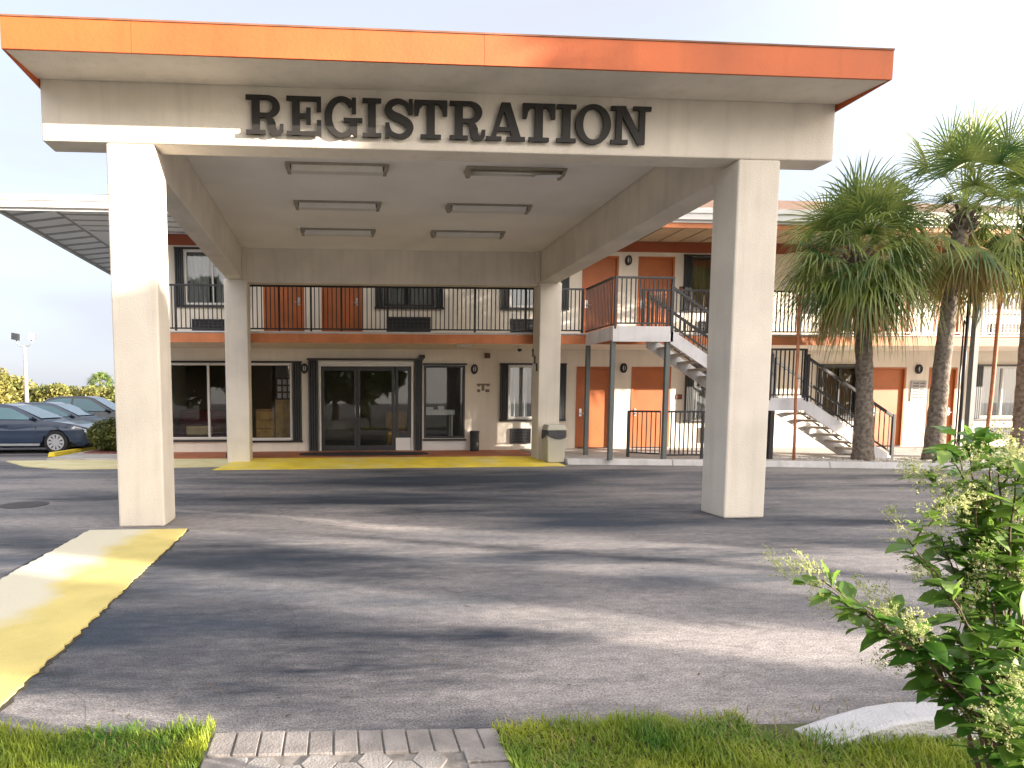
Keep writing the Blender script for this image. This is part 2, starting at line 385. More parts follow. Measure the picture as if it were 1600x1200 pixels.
# roof slab with the sloping front soffit
mb = MB()
prof = [(-.752,5.052),(-.752,5.10),(-.752,5.352),(1.2,5.352),(1.2,5.152),(.345,5.152),(.0,5.152),(-.02,5.118)]
mb.prism([(XL-.006,y,z) for y,z in prof], (XR-XL+.012,0,0)); mb.box(.05, W+.5, 1.203, D+w+.02, 5.152, 5.352); link('roof_slab', mb, stucco, can)
mb = MB()
x_ = XL-.03
for xa, xb in ((x_, .55), (.553, 4.2), (4.203, XR+.03)):
    mb.box(xa, xb, -.782, -.755, 5.05, 5.358)
mb.box(XL-.03, XL-.009, -.754, 1.2, 5.05, 5.358); mb.box(XR+.009, XR+.03, -.754, 1.2, 5.05, 5.358)
link('fascia', mb, orange_f, can)
mb = MB(); mb.box(XL-.035, XR+.035, -.79, 1.2, 5.359, 5.377); link('roof_flashing', mb, mat('dark_flashing', (.20,.09,.05), .7, .2, 4), can)

# ceiling lights: fluorescent fixtures
def ceiling_light(x, y, label, broken=False):
    t = thing('ceiling_light', (x, y, 5.10), label, 'ceiling light', 'fluorescent lights under the canopy')
    mb = MB(); mb.box(x-.79,x+.79,y-.13,y+.13,5.062,5.099); link('housing', mb, fix_m, t, bevel=.006)
    for sx in (-1, 1):
        mb = MB(); mb.hexa([(x+sx*.70,y-.10,4.985),(x+sx*.76,y-.10,4.985),(x+sx*.76,y+.10,4.985),(x+sx*.70,y+.10,4.985)],
                           [(x+sx*.72,y-.12,5.061),(x+sx*.78,y-.12,5.061),(x+sx*.78,y+.12,5.061),(x+sx*.72,y+.12,5.061)]); link('end_cap', mb, fix_m, t)
    if broken:
        for yy in (-.05, .05):
            mb = MB(); mb.tube([(x-.69,y+yy,5.03),(x+.69,y+yy,5.03)], .019, 10); link('tube', mb, tube_m, t, smooth=True)
        mb = MB(); mb.hexa([(x+.28,y-.17,4.96),(x+.69,y-.17,4.975),(x+.69,y-.02,4.985),(x+.28,y-.02,4.97)],[(x+.28,y-.17,4.966),(x+.69,y-.17,4.981),(x+.69,y-.02,4.991),(x+.28,y-.02,4.976)]); link('diffuser', mb, cloth_w, t)
    else:
        mb = MB(); mb.hexa([(x-.69,y-.075,4.985),(x+.69,y-.075,4.985),(x+.69,y+.075,4.985),(x-.69,y+.075,4.985)],[(x-.69,y-.115,5.061),(x+.69,y-.115,5.061),(x+.69,y+.115,5.061),(x-.69,y+.115,5.061)])
        link('diffuser', mb, tube_m, t)
rows = ((2.40,'front'),(4.28,'middle'),(6.15,'rear'))
ceiling_light(2.65, 2.40, 'fluorescent ceiling light hanging just behind the letters E G I, front row left')
ceiling_light(5.42, 2.40, 'broken fluorescent ceiling light with its diffuser hanging loose, front row right', True)
ceiling_light(2.66, 4.28, 'fluorescent ceiling light in the middle of the left row under the canopy')
ceiling_light(5.44, 4.28, 'fluorescent ceiling light in the middle of the right row under the canopy')
ceiling_light(2.67, 6.15, 'fluorescent ceiling light nearest the rear beam on the left side')
ceiling_light(5.43, 6.15, 'fluorescent ceiling light nearest the rear beam on the right side')

# ------------------------------------------------------------------ letters
def rect(a,b,c,d): return [(a,b),(c,b),(c,d),(a,d)]
def arc(cx,cy,rx,ry,a0,a1,tx,ty,n=28):
    o = []; i = []
    for k in range(n+1):
        a = R(a0+(a1-a0)*k/n); o.append((cx+rx*math.cos(a), cy+ry*math.sin(a))); i.append((cx+(rx-tx)*math.cos(a), cy+(ry-ty)*math.sin(a)))
    return [[o[k],o[k+1],i[k+1],i[k]] for k in range(n)]
def stroke(pts, th):
    V = [Vector(p) for p in pts]; n = len(V)-1; S = []; T = []
    for i in range(n):
        p0 = V[max(i-1,0)]; p1 = V[i]; p2 = V[i+1]; p3 = V[min(i+2,n)]
        for k in range(6):
            t = k/6; S.append(.5*((2*p1)+(p2-p0)*t+(2*p0-5*p1+4*p2-p3)*t*t+(3*p1-p0-3*p2+p3)*t**3)); T.append(th[i]*(1-t)+th[i+1]*t)
    S.append(V[-1]); T.append(th[-1]); Lf=[]; Rg=[]
    for i in range(len(S)):
        d = (S[min(i+1,len(S)-1)]-S[max(i-1,0)]).normalized(); nn = Vector((-d.y,d.x))*T[i]/2
        Lf.append(S[i]+nn); Rg.append(S[i]-nn)
    return [[Lf[i],Lf[i+1],Rg[i+1],Rg[i]] for i in range(len(S)-1)]
def G_(*items):                                  # a group of pieces: lists of quads become strips at one depth
    return list(items)
LET = {
 'R': (.98, G_([rect(.15,0,.36,1)],[rect(0,0,.50,.11)],[rect(0,.89,.55,1)],[rect(.3,.43,.58,.55)],arc(.55,.715,.34,.285,-90,90,.2,.12,14),
        [[(.46,.5),(.60,.5),(.72,.40),(.77,.30),(.56,.2),(.55,.34)],[(.56,.21),(.77,.31),(.78,.17),(.82,.11),(.80,-.02),(.68,-.02),(.60,.04)],[(.80,-.02),(.82,.11),(.87,.13),(.97,.10),(.90,.0)],[(.87,.12),(.97,.10),(.98,.27),(.88,.27)]])),
 'E': (.93, G_([rect(.15,0,.36,1)],[rect(0,0,.93,.11)],[rect(0,.89,.93,1)],[rect(.81,.62,.93,.95)],[rect(.81,.05,.93,.40)],[rect(.3,.445,.62,.56)],[rect(.53,.29,.65,.71)])),
 'G': (1.0, G_(arc(.45,.5,.45,.53,38,318,.2,.125,40),[rect(.72,.60,.83,1.0)],[rect(.50,.37,1.0,.48)],[[(.66,.42),(.86,.42),(.86,.0),(.79,.0),(.70,.10),(.66,.12)]])),
 'I': (.50, G_([rect(.145,0,.355,1)],[rect(0,0,.5,.11)],[rect(0,.89,.5,1)])),
 'S': (.80, G_(stroke([(.70,.70),(.60,.87),(.40,.955),(.19,.89),(.11,.73),(.21,.60),(.42,.51),(.62,.40),(.69,.26),(.60,.10),(.40,.045),(.18,.13),(.09,.32)],[.10,.11,.12,.16,.20,.21,.22,.21,.20,.16,.12,.11,.10]),[rect(.66,.62,.77,1.01)],[rect(.03,-.01,.14,.39)])),
 'T': (.86, G_([rect(.325,0,.535,1)],[rect(0,.89,.86,1)],[rect(.16,0,.70,.11)],[[(0,.6),(.10,.6),(.14,.78),(.24,.9),(0,.95)]],[[(.86,.6),(.76,.6),(.72,.78),(.62,.9),(.86,.95)]])),
 'A': (1.08, G_([[(.13,.05),(.26,.05),(.54,.88),(.42,1.0)]],[[(.42,1.0),(.66,1.0),(.98,.05),(.74,.05)]],[rect(.25,.25,.80,.36)],[rect(0,0,.43,.11)],[rect(.57,0,1.08,.11)])),
 'O': (.96, G_(arc(.48,.5,.48,.53,0,360,.205,.125,48))),
 'N': (1.08, G_([rect(.14,0,.30,1)],[rect(0,0,.46,.11)],[rect(0,.89,.40,1)],[[(.14,1),(.38,1),(.92,0),(.74,-.02)]],[rect(.76,0,.92,1)],[rect(.60,.89,1.08,1)])),
 '1': (.5, G_([rect(.18,0,.36,1)],[rect(.02,0,.52,.12)],[[(.02,.72),(.02,.84),(.3,1),(.34,.86)]])),
}
sign = thing('lettered_sign', (4, -.03, 4.57), 'black raised serif letters reading REGISTRATION across the front beam', 'sign')
spans = [(384,443),(447.5,502),(507,566.5),(566.5,596),(600.5,647),(648,699),(703,759),(760,821),(817.5,868),(870.6,901),(900,955.6),(955.6,1018)]
for ch, (a, b) in zip('REGISTRATION', spans):
    xa = onY(a,190,-.07).x; xb = onY(b,190,-.07).x; wd, pieces = LET[ch]; sx = (xb-xa)/wd; hz = .435
    mb = MB(); k = 0
    for grp in pieces:
        dp = -.062-.0006*k; k += 1
        for q in grp:
            mb.prism([(xa+u*sx, dp, 4.567+v*hz) for u, v in q], (0, .032-.0003*k, 0))
    bmesh.ops.remove_doubles(mb.bm, verts=mb.bm.verts, dist=.00005)
    link('letter', mb, letter_m, sign)
# address numerals on the left face of the rear right column
num = thing('address_numerals', (W-.01, D+.27, 2.5), 'black metal numerals 111 stepping down the rear right column', 'numerals')
for i, (yy, zz) in enumerate(((D+.44, 2.62),(D+.27, 2.43),(D+.10, 2.24))):
    wd, pieces = LET['1']; mb = MB()
    for k, grp in enumerate(pieces):
        for q in grp: mb.prism([(W-.022-.0007*k, yy+.10-u*.22, zz+v*.19) for u, v in q], (.021, 0, 0))
    link('numeral', mb, black_m, num)

# ------------------------------------------------------------------ motel building
YW = 10.5; BX0, BX1 = -2.55, 30.0
bld = thing('motel_building', (8, YW, 0), 'two-storey cream motel with orange doors, dark windows and a railed balcony', 'building')
def wall_with_holes(mb, x0, x1, z0, z1, holes, th=.16):
    xs = sorted({x0,x1,*[h[0] for h in holes],*[h[1] for h in holes]}); zs = sorted({z0,z1,*[h[2] for h in holes],*[h[3] for h in holes]})
    for i in range(len(xs)-1):
        for j in range(len(zs)-1):
            cx = (xs[i]+xs[i+1])/2; cz = (zs[j]+zs[j+1])/2
            if any(h[0]<cx<h[1] and h[2]<cz<h[3] for h in holes): continue
            for y in (YW, YW+th): mb.poly([(xs[i],y,zs[j]),(xs[i+1],y,zs[j]),(xs[i+1],y,zs[j+1]),(xs[i],y,zs[j+1])])
    for (a,b,c,d) in holes:
        mb.poly([(a,YW,c),(a,YW+th,c),(a,YW+th,d),(a,YW,d)]); mb.poly([(b,YW,c),(b,YW+th,c),(b,YW+th,d),(b,YW,d)])
        mb.poly([(a,YW,c),(b,YW,c),(b,YW+th,c),(a,YW+th,c)]); mb.poly([(a,YW,d),(b,YW,d),(b,YW+th,d),(a,YW+th,d)])

WIN = []   # x0,x1,z0,z1,frame,mullions,shutters,curtain,glass
def wdef(*a): WIN.append(a)
wdef(-2.3,.05,.46,2.56,'white',(-.93,),(0,0),None,'lobby')
wdef(.10,1.37,.43,2.56,'white',(),(0,.25),None,'lobby')
wdef(5.10,6.27,.45,2.51,'black',(),(0,0),None,'lobby')
wdef(7.52,8.98,1.0,2.52,'white',(),(.22,.19),'pale','room')
wdef(12.98,14.5,.95,2.5,'black',(),(.2,.2),'pale','room')
wdef(16.95,18.1,1.0,2.52,'black',(),(.1,.1),'tan','room')
wdef(22.0,23.5,.98,2.52,'white',(),(.25,.25),'pale','room')
wdef(26.0,27.5,.98,2.52,'white',(),(.25,.25),'pale','room')
wdef(-1.5,.0,4.15,5.62,'white',(),(.22,.22),'pale','room')
wdef(3.95,5.38,4.15,5.62,'black',(4.66,),(.22,.22),'pale','room')
wdef(7.52,8.98,4.15,5.62,'white',(),(.22,.22),'pale','room')
wdef(12.82,14.2,4.15,5.62,'black',(),(.2,.2),'tan','room')
wdef(16.6,18.1,4.15,5.62,'white',(),(.2,.2),'pale','room')
wdef(22.1,23.5,4.15,5.62,'white',(),(.2,.2),'pale','room')
wdef(26.0,27.5,4.15,5.62,'white',(),(.2,.2),'pale','room')
DOORS = [(9.52,10.58,.14,2.49,'L'),(11.16,12.34,.14,2.49,'L'),(18.55,19.62,.14,2.49,'L'),(20.35,21.25,.14,2.49,'R'),
         (.62,1.74,3.24,5.62,'R'),(2.22,3.36,3.24,5.62,'R'),(9.62,10.68,3.24,5.62,'L'),(11.26,12.34,3.24,5.62,'L'),(18.6,19.7,3.24,5.62,'L'),(20.4,21.3,3.24,5.62,'R')]
ENT = (2.13,4.78,.10,2.54)
ACS = [(7.6,8.2,.28,.72),(13.3,14.2,.28,.72),(22.1,23.3,.35,.70),(-1.33,-.38,3.28,3.76),(4.05,5.27,3.27,3.86),(7.56,8.5,3.27,3.83),(13.1,14.1,3.3,3.8),(22.2,23.3,3.3,3.8),(16.9,17.9,3.3,3.8)]
holes = [(a[0],a[1],a[2],a[3]) for a in WIN] + [(d[0],d[1],d[2],d[3]) for d in DOORS] + [ENT]
mb = MB()
wall_with_holes(mb, BX0, BX1, 0, 6.03, holes)
for x in (BX0, BX1): mb.poly([(x,YW,0),(x,19,0),(x,19,6.03),(x,YW,6.03)])
mb.poly([(BX0,19,0),(BX1,19,0),(BX1,19,6.03),(BX0,19,6.03)])
link('wall', mb, stucco_wall, bld, recalc=False)
# inside: lobby and rooms (plain shells seen through the glass)
mb = MB()
mb.box(BX0+.02, BX1-.02, YW+.17, 18.9, .02, .10); mb.box(BX0+.02, BX1-.02, YW+.17, 18.9, 2.86, 3.20); mb.box(BX0+.02, BX1-.02, YW+.17, 18.9, 5.9, 5.98)
for x in (6.9, 9.3, 10.9, 12.6, 15.5, 18.3, 20.0, 21.7, 25):
    mb.box(x-.05, x+.05, YW+.17, 18.9, .12, 2.85)
for x in (.3, 2.0, 3.6, 6.5, 9.3, 10.9, 12.6, 15.5, 18.3, 20.0, 21.7, 25): mb.box(x-.05, x+.05, YW+.17, 18.9, 3.21, 5.89)
mb.box(BX0+.02, BX1-.02, 15.0, 15.1, .12, 2.85); mb.box(BX0+.02, BX1-.02, 14.2, 14.3, 3.21, 5.89)
link('interior_partition', mb, inner_m, bld)
# orange band under the eaves
mb = MB(); mb.box(BX0, BX1, YW-.03, YW-.002, 5.74, 6.02); link('header_band', mb, orange_b, bld)

def make_window(a):
    x0,x1,z0,z1,fr,mull,sh,cur,gl = a
    fm = white_f if fr=='white' else black_m
    f = .055
    mb = MB()
    ya, yb = YW-.03, YW+.09
    mb.box(x0,x1,ya,yb,z1-f,z1); mb.box(x0,x1,ya,yb,z0,z0+f); mb.box(x0,x0+f,ya,yb,z0+f,z1-f); mb.box(x1-f,x1,ya,yb,z0+f,z1-f)
    for m_ in mull: mb.box(m_-.03,m_+.03,ya+.01,yb-.01,z0+f,z1-f)
    if gl=='room' and not mull: xm=(x0+x1)/2; mb.box(xm-.022,xm+.022,ya+.03,yb-.01,z0+f,z1-f)
    wn = link('window', mb, fm, bld, bevel=.004)
    if x0 < -2: wn['label'] = 'wide white-framed lobby window behind the rear left column'
    mb = MB(); mb.box(x0+f*.6,x1-f*.6,YW+.045,YW+.052,z0+f*.6,z1-f*.6); link('pane', mb, glass_lobby if gl=='lobby' else glass_room, wn)
    for za_, zb_ in ((z1+.012,z1+.062),(z0-.075,z0-.02)):
        mb = MB(); mb.box(x0-.04-sh[0],x1+.04+sh[1],YW-.07,YW-.032,za_,zb_); link('shutter_track', mb, black_m, wn)
    for s, side in ((sh[0],0),(sh[1],1)):
        if not s: continue
        a0 = x0-.02-s if side==0 else x1+.02
        mb = MB(); n_ = 4
        for k in range(n_):
            xa = a0+s*k/n_; mb.prism([(xa,YW-.031,z0-.02),(xa+s/n_,YW-.031,z0-.02),(xa+s/n_*.85,YW-.12,z0-.02),(xa+s/n_*.15,YW-.12,z0-.02)], (0,0,z1-z0+.03))
        link('shutter', mb, dark_sh, wn)
    if cur:
        mb = MB(); n_ = int((x1-x0)*34); spans_ = [(x0,x0+(x1-x0)*.42),(x0+(x1-x0)*.55,x1)] if cur=='pale' else [(x0,x1)]
        for (ca, cb) in spans_:
            prev = None
            for k in range(n_+1):
                x = ca+(cb-ca)*k/n_; y = YW+.20+.03*math.sin(x*46)+.012*math.sin(x*17)
                cur_ = (mb.bm.verts.new((x,y,z0-.05)), mb.bm.verts.new((x,y,z1+.05)))
                if prev: mb.bm.faces.new((prev[0],cur_[0],cur_[1],prev[1]))
                prev = cur_
        link('curtain', mb, curtain_m if cur=='pale' else curtain_t, wn, smooth=True)
for a in WIN: make_window(a)

for (x0,x1,z0,z1,hs) in DOORS:
    mb = MB(); mb.box(x0+.06,x1-.06,YW+.045,YW+.095,z0+.015,z1-.06); d = link('door', mb, orange_d, bld)
    mb = MB(); mb.box(x0,x0+.058,YW-.012,YW+.11,z0,z1); mb.box(x1-.058,x1,YW-.012,YW+.11,z0,z1); mb.box(x0+.059,x1-.059,YW-.012,YW+.11,z1-.058,z1); link('door_frame', mb, orange_d, d)
    mb = MB(); mb.box(x0+.06,x1-.06,YW-.02,YW+.11,z0-.012,z0+.012); link('threshold', mb, black_m, d)
    hx = x0+.15 if hs=='L' else x1-.15; sg = 1 if hs=='L' else -1
    mb = MB(); mb.box(hx-.035,hx+.035,YW+.028,YW+.044,z0+.92,z0+1.14); mb.tube([(hx,YW+.03,z0+1.0),(hx,YW-.03,z0+1.0),(hx+sg*.12,YW-.035,z0+1.0)], .014, 8); link('handle', mb, steel, d)
for (x0,x1,z0,z1) in ACS:
    mb = MB(); f = .035
    mb.box(x0,x1,YW-.05,YW-.003,z1-f,z1); mb.box(x0,x1,YW-.05,YW-.003,z0,z0+f); mb.box(x0,x0+f,YW-.05,YW-.003,z0+f,z1-f); mb.box(x1-f,x1,YW-.05,YW-.003,z0+f,z1-f)
    n_ = 5
    for k in range(1,n_): z = z0+(z1-z0)*k/n_; mb.box(x0+f,x1-f,YW-.04,YW-.012,z-.008,z+.008)
    for k in range(1,7): x = x0+(x1-x0)*k/7; mb.box(x-.005,x+.005,YW-.045,YW-.041,z0+f,z1-f)
    g = link('air_conditioner_grille', mb, mat('grille_frame', (.03,.032,.038), .5, .1, 4) if 'grille_frame' not in MATS else MATS['grille_frame'], bld)
    mb = MB(); mb.box(x0+.01,x1-.01,YW-.011,YW-.002,z0+.01,z1-.01); link('grille_back', mb, ac_m, g)

# entrance: aluminium double door with sidelight
x0,x1,z0,z1 = ENT
mb = MB(); mb.box(x0,x0+.05,YW-.04,YW+.12,z0,z1); mb.box(x1-.05,x1,YW-.04,YW+.12,z0,z1); mb.box(x0+.051,x1-.051,YW-.04,YW+.12,z1-.055,z1)
mb.box(x0-.02,x1+.02,YW-.05,YW-.003,z1+.004,z1+.07)
ent = link('entrance', mb, white_f, bld, bevel=.004); ent['label'] = 'black glass double entrance door with a narrow sidelight'
def leaf(xa, xb, zb, nm):
    mb = MB(); s_ = .085
    mb.box(xa,xa+s_,YW+.01,YW+.06,zb,z1-.06); mb.box(xb-s_,xb,YW+.01,YW+.06,zb,z1-.06); mb.box(xa+s_,xb-s_,YW+.01,YW+.06,z1-.06-.12,z1-.06); mb.box(xa+s_,xb-s_,YW+.01,YW+.06,zb,zb+.14)
    o = link(nm, mb, black_m, ent, bevel=.004)
    return o
leaf(2.185,3.19,.115,'door_leaf'); leaf(3.20,4.26,.115,'door_leaf'); leaf(4.28,4.725,.47,'sidelight')
mb = MB(); mb.box(2.26,4.70,YW+.033,YW+.039,.2,2.42); link('pane', mb, glass_lobby, ent)
mb = MB(); mb.box(4.29,4.72,YW+.0,YW+.05,.11,.465); link('white_panel', mb, white_f, ent)
mb = MB()
for hx in (3.13, 3.26): mb.tube([(hx,YW+.005,1.05),(hx,YW-.05,1.07),(hx,YW-.05,1.36),(hx,YW+.005,1.38)], .013, 8)
link('handle', mb, steel, ent, smooth=True)
for a0, s in ((1.83,.27),(4.82,.22)):
    mb = MB()
    for k in range(4):
        xa = a0+s*k/4; mb.prism([(xa,YW-.004,.12),(xa+s/4,YW-.004,.12),(xa+s/4*.85,YW-.13,.12),(xa+s/4*.15,YW-.13,.12)], (0,0,2.52))
    link('shutter', mb, dark_sh, ent)
mb = MB(); mb.box(1.80,5.06,YW-.15,YW-.055,2.645,2.70); mb.box(4.93,5.10,YW-.16,YW-.052,2.701,2.80); link('shutter_track', mb, black_m, ent)
mb = MB(); mb.box(4.80,6.34,YW-.012,YW-.003,.12,.40); link('wall_panel', mb, white_f, bld)

# balcony slab, fascia
mb = MB(); mb.box(BX0, BX1, 8.42, YW-.002, 2.97, 3.19); link('balcony_slab', mb, stucco_wall, bld)
mb = MB(); mb.box(BX0-.02, BX1, 8.39, 8.418, 2.945, 3.165); link('balcony_fascia', mb, orange_s, bld)
mb = MB(); mb.box(BX0-.02, BX1, 8.375, 8.60, 3.192, 3.222); link('balcony_nosing', mb, white_s, bld)
# roof, gutter, soffit
ex0, ex1, ey0, ey1, ez = -5.3, 32, 8.25, 21.2, 6.25; dr = (ey1-ey0)/2; rz = ez+.36*dr
mb = MB()
e = [(ex0,ey0,ez),(ex1,ey0,ez),(ex1,ey1,ez),(ex0,ey1,ez)]; r1 = (ex0+dr,ey0+dr,rz); r2 = (ex1-dr,ey0+dr,rz)
mb.poly([e[0],e[1],r2,r1]); mb.poly([e[2],e[3],r1,r2]); mb.poly([e[3],e[0],r1]); mb.poly([e[1],e[2],r2])
link('roof', mb, roof_m, bld)
mb = MB()
mb.box(ex0-.03,ex1,ey0-.13,ey0-.02,6.17,6.30); mb.box(ex0-.03,ex1,ey0-.10,ey0-.02,6.02,6.169); mb.box(ex0-.03,ex1,ey0-.019,ey0+.01,5.96,6.25)
mb.box(ex0-.13,ex0-.031,ey0-.13,ey1,6.17,6.30); mb.box(ex0-.10,ex0-.031,ey0-.10,ey1,6.02,6.169); mb.box(ex0-.029,ex0+.0,ey0+.012,ey1,5.96,6.25)
link('gutter', mb, white_f, bld)
mb = MB(); mb.box(9.0, ex1, ey0+.012, ey0+.05, 5.84, 6.03); link('eave_fascia', mb, orange_s, bld)
mb = MB(); mb.box(ex0+.002, BX0+.3, ey0+.055, ey1, 6.032, 6.06); mb.box(BX0+.302, 8.9, ey0+.055, YW-.002, 6.032, 6.06); link('grey_soffit', mb, soffit_m, bld)
mb = MB(); mb.box(8.902, ex1, ey0+.055, YW-.035, 6.032, 6.06); link('tan_soffit', mb, soffit_t, bld)
# soffit battens: diagonal ribs on the left overhang, long ribs along the front
mb = MB()
for k in range(14):
    y = 8.5+k*.62
    mb.beam((-5.28,y+.42,6.022),(-4.05,y-.10,6.022),.11,.016)
for y in (8.75, 9.25, 9.75, 10.25): mb.beam((-3.98+(y-8.3)*.05,y,6.024),(8.8,y,6.024),.07,.014)
mb.beam((-4.0,8.32,6.018),(-4.0,20.5,6.018),.05,.02); mb.beam((-5.26,8.32,6.018),(-5.26,20.5,6.018),.07,.02)
link('soffit_batten', mb, soffit_d, bld)
mb = MB()
for k in range(36): x = 9.3+k*.62; mb.beam((x,8.33,6.024),(x,10.4,6.024),.02,.014)
link('soffit_joint', mb, mat('soffit_joint_dark', (.24,.17,.11), .9), bld)

def railing(parent, name, x0, x1, y, z0, z1, m, posts, pitch=.108):
    mb = MB(); mb.box(x0,x1,y-.022,y+.022,z1-.045,z1); r_ = link(name, mb, m, parent, bevel=.004)
    mb = MB(); mb.box(x0,x1,y-.015,y+.015,z0+.05,z0+.085); link('bottom_rail', mb, m, r_)
    mb = MB(); x = x0+pitch*.5
    while x < x1:
        if all(abs(x-p) > .04 for p in posts): mb.box(x-.0115,x+.0115,y-.0115,y+.0115,z0+.086,z1-.046)
        x += pitch
    link('balusters', mb, m, r_)
    for p in posts:
        mb = MB(); mb.box(p-.025,p+.025,y-.027,y+.027,z0-.06,z1-.046); link('post', mb, m, r_)
    return r_
ra = railing(bld, 'balcony_railing', -2.5, 8.90, 8.46, 3.222, 4.35, black_m, [-2.47,-1.28,.42,1.22,2.0,2.75,3.9,6.1,7.4,8.87])
rb = railing(bld, 'balcony_railing', 10.42, 14.6, 8.46, 3.222, 4.35, black_m, [10.45,12.2,13.6]); rb['label'] = 'black balcony railing beside the stair landing'
rc = railing(bld, 'balcony_railing', 14.65, 29.9, 8.46, 3.222, 4.35, white_rail, [14.7,16.4,18.1,19.8,21.5,23.2,25]); rc['label'] = 'white balcony railing behind the palms'

# ------------------------------------------------------------------ staircase
st = thing('staircase', (12.4, 7.4, .125), 'open-tread outdoor stair with white stringers, black rails and a half landing', 'staircase')
SY0, SY1 = 6.72, 7.86
# upper landing
mb = MB(); mb.box(8.96, 10.33, SY0+.06, 8.372, 3.08, 3.20); link('upper_landing', mb, tread_m, st)
mb = MB(); mb.box(8.93, 10.36, SY0, SY0+.055, 2.86, 3.21); mb.box(8.93, 8.957, SY0+.057, 8.37, 2.90, 3.21); link('landing_fascia', mb, white_s, st)
def flight(xa, za, xb, zb, n):
    for y in (SY0+.0, SY1):
        mb = MB(); s = Vector((xb-xa,0,zb-za)).normalized(); nn = Vector((-s.z,0,s.x)) if s.x>0 else Vector((s.z,0,-s.x))
        a = Vector((xa,y,za)); b = Vector((xb,y,zb))
        mb.prism([a+Vector((0,0,.02)), b+Vector((0,0,.02)), b+Vector((0,0,-.27)), a+Vector((0,0,-.31))], (0,.05,0)); link('stringer', mb, white_s, st)
    for k in range(n):
        t = (k+.5)/n; x = xa+(xb-xa)*t; z = za+(zb-za)*(k+1)/(n+.0)
        mb = MB(); mb.box(x-.15,x+.13,SY0+.055,SY1-.005,z-.02,z+.035); link('tread', mb, tread_m, st, bevel=.008)
def stair_rail(xa, za, xb, zb, y):
    mb = MB(); mb.beam((xa,y,za+.98),(xb,y,zb+.98),.045,.06); r_ = link('stair_railing', mb, black_m, st)
    mb = MB(); mb.beam((xa,y,za+.12),(xb,y,zb+.12),.03,.035); link('bottom_rail', mb, black_m, r_)
    mb = MB(); n_ = int((xb-xa)/.12)
    for k in range(1,n_):
        t = k/n_; x = xa+(xb-xa)*t; z = za+(zb-za)*t; mb.box(x-.008,x+.008,y-.008,y+.008,z+.13,z+.95)
    link('balusters', mb, black_m, r_)
    for (x,z) in ((xa+.02,za),(xb-.02,zb)):
        mb = MB(); mb.box(x-.03,x+.03,y-.03,y+.03,z-.05,z+1.06); link('post', mb, black_m, r_)
F1 = (10.30, 3.13, 12.72, 1.56); F2 = (13.66, 1.53, 15.92, .12)
flight(*F1, 9); flight(*F2, 8)
for y in (SY0+.025, SY1+.025):
    stair_rail(*F1, y); stair_rail(*F2, y)
mb = MB(); mb.box(12.66,13.72,SY0+.055,SY1-.005,1.46,1.55); link('half_landing', mb, tread_m, st)
for ya_ in (SY0-.005, SY1):
    mb = MB(); mb.box(12.62,13.74,ya_,ya_+.055,1.27,1.57); link('landing_fascia', mb, white_s, st)
def rail_thing(xa, xb, y, z0, z1, posts): return railing(st, 'landing_railing', xa, xb, y, z0, z1, black_m, posts)
rail_thing(12.72, 13.64, SY0+.02, 1.57, 2.72, [12.75,13.61])
rail_thing(12.72, 13.64, SY1+.03, 1.57, 2.72, [12.75,13.61])
rail_thing(8.96, 10.36, SY0+.02, 3.21, 4.33, [8.98,10.33])
# left side rail of upper landing (runs towards the building)
mb = MB(); mb.box(8.92,8.96,SY0+.05,8.40,4.29,4.335); r_ = link('landing_railing', mb, black_m, st)
mb = MB(); y = SY0+.12
while y < 8.38: mb.box(8.932,8.948,y-.009,y+.009,3.27,4.288); y += .085
link('balusters', mb, black_m, r_)
mb = MB(); mb.box(8.926,8.954,SY0+.06,8.38,3.235,3.268); link('bottom_rail', mb, black_m, r_)
for (x, y, z1) in ((8.98,SY0+.10,2.86),(10.28,SY0+.10,2.86),(8.98,8.30,2.9),(12.86,SY0+.06,1.27),(12.86,SY1-.05,1.27)):
    mb = MB(); mb.box(x-.05,x+.05,y-.05,y+.05,.125,z1-.002); link('support_post', mb, post_m if x<11 else black_m, st, bevel=.004)
# guard railing under the stair
gr = thing('guard_railing', (11, 7.0, .125), 'black baluster railing on the walkway closing off the space under the stair', 'railing')
railing(gr, 'railing_panel', 10.36, 12.78, 6.98, .15, 1.27, black_m, [10.39,11.3,12.2,12.75])
mb = MB()
A = Vector((9.78,7.62,0)); B = Vector((10.30,7.06,0))
mb.beam(A+Vector((0,0,1.25)),B+Vector((0,0,1.25)),.045,.045); mb.beam(A+Vector((0,0,.24)),B+Vector((0,0,.24)),.03,.035)
for k in range(0,8):
    p = A.lerp(B,k/7); mb.box(p.x-.009,p.x+.009,p.y-.009,p.y+.009,.25,1.24)
mb.box(A.x-.03,A.x+.03,A.y-.03,A.y+.03,.125,1.27)
link('side_panel', mb, black_m, gr)

# ------------------------------------------------------------------ small things on the facade
def wall_lamp(x, z, label):
    t = thing('wall_lamp', (x, YW, z), label, 'wall lamp', 'oval bulkhead lamps along the facade')
    mb = MB(); n_ = 24
    ring = []
    for k in range(n_):
        a = 2*math.pi*k/n_
        ring.append([mb.bm.verts.new((x+rx*math.cos(a), YW-yy, z+rz_*math.sin(a))) for rx,rz_,yy in ((.095,.14,.003),(.095,.14,.07),(.075,.12,.095),(.05,.09,.085),(.05,.09,.05))])
    for k in range(n_):
        for j in range(4): mb.bm.faces.new((ring[k][j],ring[(k+1)%n_][j],ring[(k+1)%n_][j+1],ring[k][j+1]))
    link('rim', mb, black_m, t, smooth=True)
    mb = MB(); mb.ball((x,YW-.05,z),.055,.035,.095,14,8); link('lens', mb, lamp_glass, t, smooth=True)
    mb = MB(); mb.box(x-.012,x+.012,YW-.102,YW-.086,z-.11,z+.11); link('guard_bar', mb, black_m, t)
wall_lamp(1.725, 2.42, 'black oval wall lamp between the lobby window and the entrance door')
